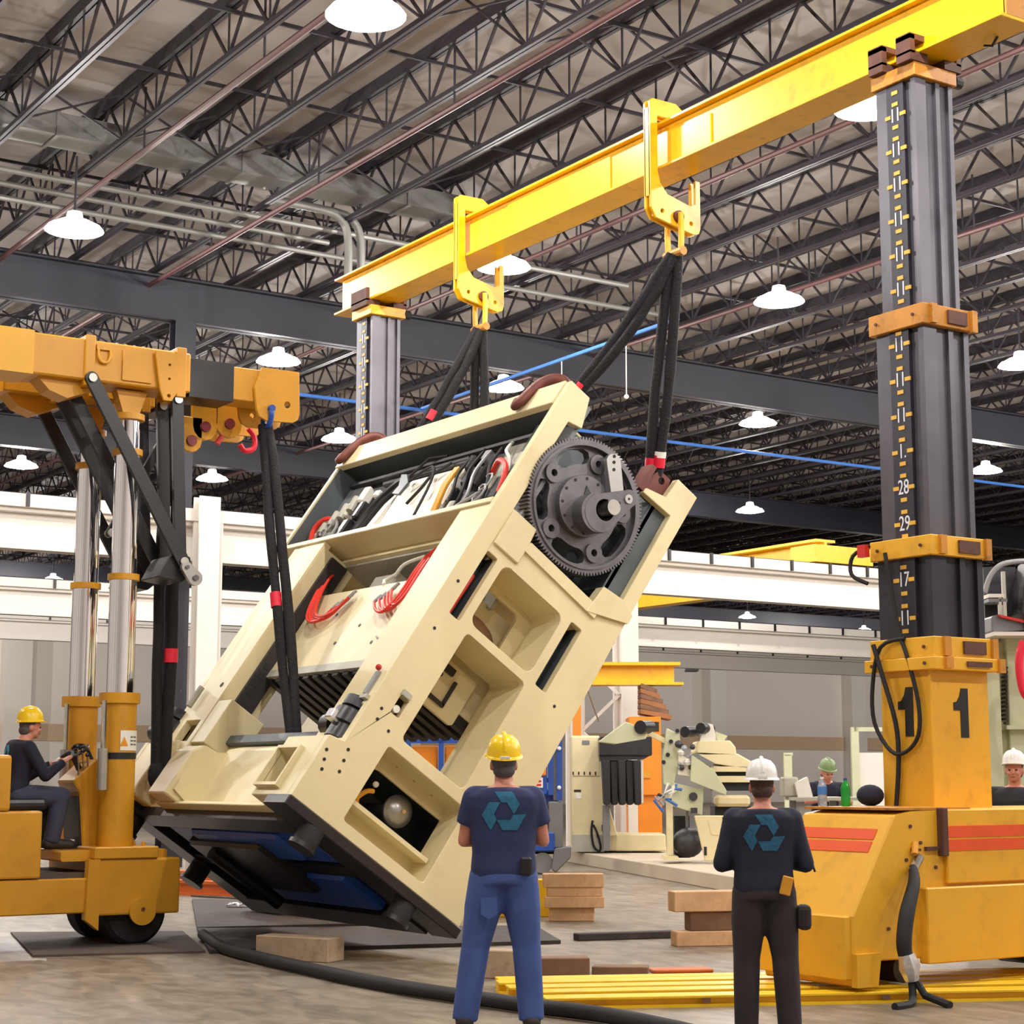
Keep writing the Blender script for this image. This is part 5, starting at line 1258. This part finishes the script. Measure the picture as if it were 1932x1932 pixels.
# black ram with pleated bellows
t, L = bg('bellows_unit', 'black ram housing with pleated bellows hanging beside the cream machine', 'machine', 1180, 1600, 32.9)
lb(t, L, 'ram_housing', 1131, 1390, 1230, 1426, m_black, 0, .6, bevel=.02)
lp(t, L, 'ram_edge', [(1131, 1426), (1226, 1426), (1216, 1432), (1133, 1436)], m_black, .05, .55)
for k in range(5):
    x0 = 1136 + k*14.6
    lp(t, L, 'bellows_pleat', [(x0, 1434), (x0+15, 1434), (x0+16, 1517), (x0+8+k*.2, 1520), (x0+4, 1517)], m_rubber, .08*(k % 2), .5, bevel=.02)
lb(t, L, 'support_post', 1140, 1520, 1152, 1606, m_greysteel, .3, .6); lb(t, L, 'hanger', 1206, 1430, 1214, 1515, m_whitepaint, .1, .4)
# orange cabinet with timber stack and yellow header beam
t, L = bg('orange_cabinet', 'orange machine cabinet behind the bellows with a white frame', 'cabinet', 1220, 1590, 35.6)
lb(t, L, 'cabinet_body', 1188, 1352, 1247, 1580, m_orange2, 0, 1.0, bevel=.02)
lb(t, L, 'recess_shade', 1220, 1362, 1243, 1380, m_dark, -.02, 0); lb(t, L, 'inner_door', 1206, 1426, 1246, 1500, m_orange2, -.12, 0, bevel=.01)  # dark sheet painted as the shade of a recess
lb(t, L, 'white_edge', 1186, 1426, 1202, 1590, m_whitepaint, -.1, .1); lb(t, L, 'small_box', 1212, 1456, 1226, 1468, m_cranedk, -.16, -.1)
lb(t, L, 'base_box', 1150, 1580, 1256, 1600, m_cream_in, 0, 1)
for k in range(6):
    tt, L2 = bg('timber_beam', 'brown timber beam in the leaning stack under the yellow header, layer %s' % ('one', 'two', 'three', 'four', 'five', 'six')[k], 'timber', 1230, 1590, 35.8, 'timber beams under the yellow header')
    y = 1346 - k*9.8; s = (5-k)*5.5
    lp(tt, L2, 'beam', [(1208, y), (1240+s, y+12), (1240+s, y+2.6), (1208, y-9)], m_wood2 if k % 2 else M('brown_timber', (150, 100, 62), .7, var=.2) if k == 0 else bpy.data.materials['brown_timber'], 0, .8, bevel=.01)
t, L = bg('header_beam', 'yellow header beam resting on the brown timber stack', 'beam', 1180, 1500, 36.0)
lb(t, L, 'top_flange', 1080, 1250, 1282, 1256, m_beam, -.2, .4); lb(t, L, 'bottom_flange', 1080, 1288, 1288, 1293, m_beam, -.2, .4); lb(t, L, 'web_plate', 1080, 1256, 1272, 1288, m_beam, .05, .12)
lb(t, L, 'support_leg', 1082, 1293, 1096, 1617, m_orange2, .0, .2)
ob('rope', G().tube([L(1082, 1294, -.1), L(1064, 1340, -.1), L(1060, 1380, -.1)], .02, 6), m_wood2, t); ob('rope', G().tube([L(1106, 1294, -.1), L(1118, 1330, -.1), L(1130, 1362, -.1)], .015, 6), m_wood2, t)
# strip feeder with rollers
t, L = bg('strip_feeder', 'cream and grey strip feeder machine with rollers, cables and a tilted guard', 'machine', 1300, 1610, 29.6)
lp(t, L, 'swing_arm', [(1128, 1400), (1180, 1362), (1222, 1378), (1218, 1394), (1160, 1404)], m_greentint, -.1, .2, bevel=.01)
ob('roller', G().cyl(L(1208, 1372, -.2), L(1226, 1372, .1), .11, 16), m_black, t, True)
lp(t, L, 'arm_link', [(1222, 1376), (1262, 1396), (1258, 1404), (1220, 1386)], m_cream_in, 0, .12)
sd = lp(t, L, 'side_plate', [(1258, 1374), (1282, 1386), (1284, 1420), (1270, 1485), (1252, 1480), (1250, 1430)], m_greentint, -.05, .05, bevel=.008)
for (x, y) in ((1266, 1399), (1260, 1424), (1252, 1438), (1278, 1379)): ob('port', G().cyl(L(x, y, -.1), L(x, y, -.04), .035, 10), m_dark, sd)
lp(t, L, 'side_plate', [(1280, 1424), (1318, 1440), (1316, 1466), (1278, 1462)], m_white_panel, -.1, .1, bevel=.008)
lp(t, L, 'guard_panel', [(1302, 1424), (1338, 1444), (1368, 1492), (1366, 1500), (1300, 1474)], m_greentint, -.25, -.2, bevel=.008)
lp(t, L, 'guard_top', [(1302, 1424), (1312, 1422), (1345, 1440), (1338, 1449)], m_greysteel, -.25, .1)
lp(t, L, 'lower_plate', [(1268, 1476), (1326, 1490), (1324, 1538), (1266, 1520)], m_greentint, -.1, .1, bevel=.008)
ob('port', G().cyl(L(1308, 1503, -.16), L(1308, 1503, -.1), .07, 14), m_gear_dark, t); lb(t, L, 'port_block', 1302, 1524, 1314, 1534, m_gear_dark, -.14, -.1)
for (x0, y0, x1, y1) in ((1292, 1374, 1312, 1388), (1322, 1366, 1340, 1382)): ob('roller', G().cyl(L(x0, (y0+y1)/2, 0), L(x1, (y0+y1)/2, .3), .09, 14), m_black, t, True)
lp(t, L, 'roller_frame', [(1328, 1364), (1346, 1366), (1356, 1400), (1322, 1398)], m_whitepaint, .1, .2); lp(t, L, 'roller_frame', [(1352, 1380), (1374, 1388), (1366, 1400), (1350, 1398)], m_greentint, .1, .4)
lp(t, L, 'hood', [(1318, 1398), (1378, 1397), (1388, 1410), (1390, 1424), (1314, 1420)], m_cream, .0, 1.0, bevel=.02)
lp(t, L, 'table_top', [(1308, 1424), (1392, 1422), (1424, 1440), (1420, 1452), (1340, 1440)], m_cream, .0, 1.2, bevel=.02)
lb(t, L, 'table_body', 1346, 1446, 1424, 1456, m_cream, 0, 1.2); lb(t, L, 'gap_shade', 1352, 1456, 1420, 1464, m_dark, .1, 1.1); lb(t, L, 'table_body', 1350, 1464, 1424, 1476, m_cream_in, 0, 1.2)  # dark box colours in the shade between table layers
lb(t, L, 'gap_shade', 1354, 1476, 1420, 1492, m_dark, .1, 1.1); lb(t, L, 'cross_tube', 1350, 1500, 1416, 1522, m_cream_in, 0, .3, bevel=.05); lb(t, L, 'dark_box', 1352, 1522, 1420, 1560, m_dark, .2, .9)  # lower table gap, shade coloured in again
pp = lb(t, L, 'stand_post', 1258, 1500, 1268, 1612, m_cream_in, -.1, .05); lp(t, L, 'stand_foot', [(1252, 1614), (1276, 1614), (1280, 1621), (1250, 1621)], m_cream_in, -.3, .3)
ob('motor_drum', G().ball(L(1298, 1590, .1), .26, .3, .24, 16), m_gear_dark, t, True)
lb(t, L, 'dark_frame', 1276, 1540, 1304, 1620, m_dark, .3, .6); lb(t, L, 'frame_post', 1296, 1530, 1300, 1600, m_greysteel, .1, .2)
gd = lp(t, L, 'tilted_cover', [(1306, 1538), (1376, 1538), (1384, 1546), (1366, 1560), (1362, 1622), (1326, 1623)], m_cream, -.35, -.27, bevel=.01)
lp(t, L, 'cover_recess', [(1332, 1548), (1362, 1548), (1364, 1574), (1338, 1574)], m_cream_in, -.36, -.35, gd); lb(t, L, 'cover_slot', 1358, 1541, 1374, 1545, m_dark, -.36, -.35, gd); lb(t, L, 'cover_slot', 1324, 1596, 1329, 1612, m_dark, -.36, -.35, gd)
rr = random.Random(5)
for k in range(14):
    x, y = rr.uniform(1276, 1310), rr.uniform(1404, 1450)
    ob('valve', G().ball(L(x, y, -.15), rr.uniform(.03, .07), n=8), rr.choice([m_whitepaint, m_gear_dark, m_black, m_wire]), t, True)
for k in range(9):
    x, y = rr.uniform(1244, 1280), rr.uniform(1470, 1510)
    ob('cable', G().tube([L(x, y, -.2), L(x+rr.uniform(-14, 14), y+rr.uniform(-8, 20), -.22), L(x+rr.uniform(-10, 16), y+rr.uniform(0, 26), -.2)], .025, 6), rr.choice([m_black, m_wire, m_bluepipe, m_whitewire]), t, True)
# blue lift with orange panels seen through and beside the press
t, L = bg('platform_lift', 'blue platform lift with orange panels standing behind the tilted press', 'lift', 960, 1600, 30.5)
for x in (770, 832, 884, 940, 1000): lb(t, L, 'rail_post', x-5, 1396, x+5, 1500, m_blue, 0, .08)
lb(t, L, 'top_rail', 765, 1392, 1040, 1402, m_blue, 0, .08); lb(t, L, 'mid_rail', 765, 1468, 1040, 1476, m_blue, 0, .08)
for (x0, x1, y1) in ((776, 826, 1490), (838, 878, 1462), (890, 934, 1462)): lb(t, L, 'orange_panel', x0, 1406, x1, y1, m_orange2, .1, .16, bevel=.04)
ob('round_port', G().cyl(L(806, 1466, .05), L(806, 1466, .1), .09, 14), m_dark, t); ob('round_port', G().cyl(L(862, 1440, .05), L(862, 1440, .1), .07, 14), m_dark, t)
lb(t, L, 'lift_body', 765, 1490, 1054, 1560, m_blue, .1, 1.0, bevel=.03); lb(t, L, 'lift_chassis', 770, 1560, 1050, 1612, m_black, .1, 1.0, bevel=.03)
lb(t, L, 'mast', 1034, 1352, 1044, 1500, m_blue, -.1, .05); lb(t, L, 'mast', 1050, 1350, 1060, 1510, m_blue, -.1, .05); lb(t, L, 'mast_inner', 1044, 1400, 1050, 1510, m_greysteel, -.05, .05)
lb(t, L, 'control_box', 1002, 1420, 1032, 1500, m_bluedk, -.12, .1, bevel=.02); lb(t, L, 'orange_panel', 1004, 1440, 1030, 1464, m_orange2, -.16, -.12, bevel=.02); lb(t, L, 'white_strip', 1012, 1424, 1019, 1446, m_whitelabel, -.16, -.12)
wl = lb(t, L, 'warning_plate', 1000, 1467, 1024, 1486, m_whitelabel, -.14, -.12); lb(t, L, 'warning_text', 1003, 1472, 1021, 1476, m_redpaint, -.145, -.14, wl); lb(t, L, 'warning_text', 1003, 1479, 1021, 1483, m_redpaint, -.145, -.14, wl)
for y in (1378, 1412, 1486): ob('white_knob', G().ball(L(1055, y, -.14), .035, n=8), m_whitelabel, t)
lb(t, L, 'lower_frame', 1034, 1512, 1062, 1600, m_greysteel, -.1, .3, bevel=.02); lb(t, L, 'lower_frame', 1020, 1520, 1034, 1560, m_gear_dark, -.1, .2); lb(t, L, 'blue_step', 1000, 1570, 1046, 1606, m_blue, -.15, .2, bevel=.02)
for x in (790, 1024): ob('wheel', G().cyl(L(x, 1628, -.1), L(x, 1628, .25), .17, 20), m_greysteel, t, smooth=30)
lp(t, L, 'outrigger', [(1046, 1600), (1078, 1596), (1076, 1618), (1048, 1646), (1040, 1640)], m_greysteel, -.2, .1, bevel=.02)
# bench with clutter
t, L = bg('work_bench', 'grey work bench with papers in front of the man in the green cap', 'bench', 1560, 1600, 24.5)
lb(t, L, 'bench_top', 1490, 1504, 1650, 1510, m_greypanel, -.3, .5)
for x in (1494, 1570, 1642): lb(t, L, 'leg', x, 1510, x+8, 1686, m_greysteel, 0, .06)
lp(t, L, 'white_case', [(1500, 1478), (1524, 1466), (1534, 1504), (1506, 1504)], m_whitepaint, .0, .2); lb(t, L, 'grey_case', 1480, 1466, 1508, 1504, m_greypanel, .1, .4, bevel=.02)
lb(t, L, 'paper', 1540, 1503, 1580, 1504, m_whitelabel, -.2, .1)
# cream posts and a doorway farther back
t, L = bg('steel_post', 'short cream steel post behind the bench with the bottles', 'post', 1490, 1600, 33)
lb(t, L, 'post', 1484, 1424, 1494, 1631, m_greentint, 0, .1); lb(t, L, 'cap', 1480, 1420, 1496, 1426, m_greentint, 0, .12)
t, L = bg('partition_frame', 'pale steel door frame between the bench and the yellow tower', 'frame', 1640, 1560, 42)
lb(t, L, 'frame_post', 1612, 1372, 1620, 1596, m_greentint, 0, .15); lb(t, L, 'frame_head', 1612, 1372, 1680, 1380, m_greentint, 0, .15); lb(t, L, 'door_leaf', 1624, 1420, 1680, 1596, m_whitepaint, .05, .1)
t, L = bg('wall_vent', 'grey vertical vent duct on the white wall under the runway beam', 'duct', 1306, 1400, 84, z=4.0)
lb(t, L, 'vent_box', 1296, 1228, 1317, 1264, m_greypanel, 0, .8); lb(t, L, 'vent_rim', 1295, 1262, 1318, 1266, m_greysteel, -.1, .9)
# tall pale green machine behind the right tower
t, L = bg('column_machine', 'tall pale green machine with dark guide slots behind the numbered tower', 'machine', 1900, 1620, 20.0)
lb(t, L, 'column', 1868, 1215, 1884, 1735, m_greentint, 0, .5, bevel=.01); lb(t, L, 'column', 1896, 1210, 1920, 1735, m_greentint, .2, .6, bevel=.01); lb(t, L, 'column', 1924, 1200, 1990, 1735, m_greentint, .1, .9, bevel=.01)
lb(t, L, 'guide_slot', 1884, 1250, 1896, 1362, m_dark, .3, .4); lb(t, L, 'cross_bar', 1880, 1362, 1900, 1376, m_greentint, .1, .4); lb(t, L, 'guide_slot', 1884, 1378, 1896, 1440, m_dark, .3, .4)
lb(t, L, 'cross_bar', 1900, 1368, 1960, 1376, m_greentint, .0, .3)
for k in range(14): lb(t, L, 'chain_link', 1898, 1258+k*8, 1901, 1262+k*8, m_gear_dark, -.02, .2)
lb(t, L, 'base', 1860, 1690, 2000, 1735, m_greentint, -.1, 1.0)
lb(t, L, 'upper_plate', 1862, 1196, 1990, 1203, m_whitepaint, -.3, .6); lb(t, L, 'step_plate', 1861, 1122, 1890, 1129, m_whitepaint, -.1, .3); lb(t, L, 'step_plate', 1861, 1131, 1896, 1137, m_greysteel, -.1, .3)
lp(t, L, 'robot_head', [(1862, 1165), (1880, 1162), (1926, 1180), (1930, 1192), (1862, 1196)], m_greysteel, -.2, .2, bevel=.02); lp(t, L, 'red_fin', [(1872, 1163), (1922, 1174), (1924, 1180), (1876, 1168)], m_redpaint, -.26, -.2)
ob('hose', G().tube([L(1858, 1118, -.1), L(1866, 1092, -.1), L(1880, 1072, -.1), L(1900, 1062, -.1), L(1940, 1058, -.1)], .03, 8), m_wire, t, True)
lp(t, L, 'black_shroud', [(1930, 1060), (1918, 1110), (1916, 1160), (1924, 1196), (1990, 1200), (1990, 1060)], m_black, -.3, .2, bevel=.03); lb(t, L, 'grey_panel', 1872, 1064, 1930, 1160, m_gear_dark, .3, .5)
lb(t, L, 'rod', 1881, 1130, 1885, 1165, m_steel, -.1, -.05); lb(t, L, 'rod', 1889, 1080, 1892, 1165, m_steel, -.1, -.05)
ob('red_hose', G().tube([L(1932, 1210, -.4), L(1924, 1235, -.4), L(1924, 1270, -.4), L(1934, 1310, -.4), L(1960, 1330, -.4)], .045, 10), m_red, t, True)
# parts cart and pull cords
t, L = bg('parts_cart', 'small blue grey cart far behind the crane', 'cart', 326, 1585, 46)
lb(t, L, 'cart_box', 316, 1545, 352, 1575, m_greysteel, 0, .7, bevel=.02); lb(t, L, 'cart_deck', 302, 1575, 352, 1580, m_blue, -.1, .8)
for x in (306, 346): ob('wheel', G().cyl(L(x, 1583, 0), L(x, 1583, .1), .06, 10), m_black, t)
for (x, y0, y1, D, lab) in ((1182, 690, 745, 24, 'white pull cord with a round weight hanging from the blue pipe'), (1060, 700, 725, 25, 'short white pull cord hanging over the press crown')):
    w = at(x, y1, 0, 17.35); t = thing('pull_cord', lab, 'cord', w)
    ob('cord', G().cyl((0, 0, 0), (0, 0, 8.68-w.z), .008, 6), m_whitewire, t); ob('weight', G().ball((0, 0, -.03), .04, n=10), m_whitelabel, t, True)
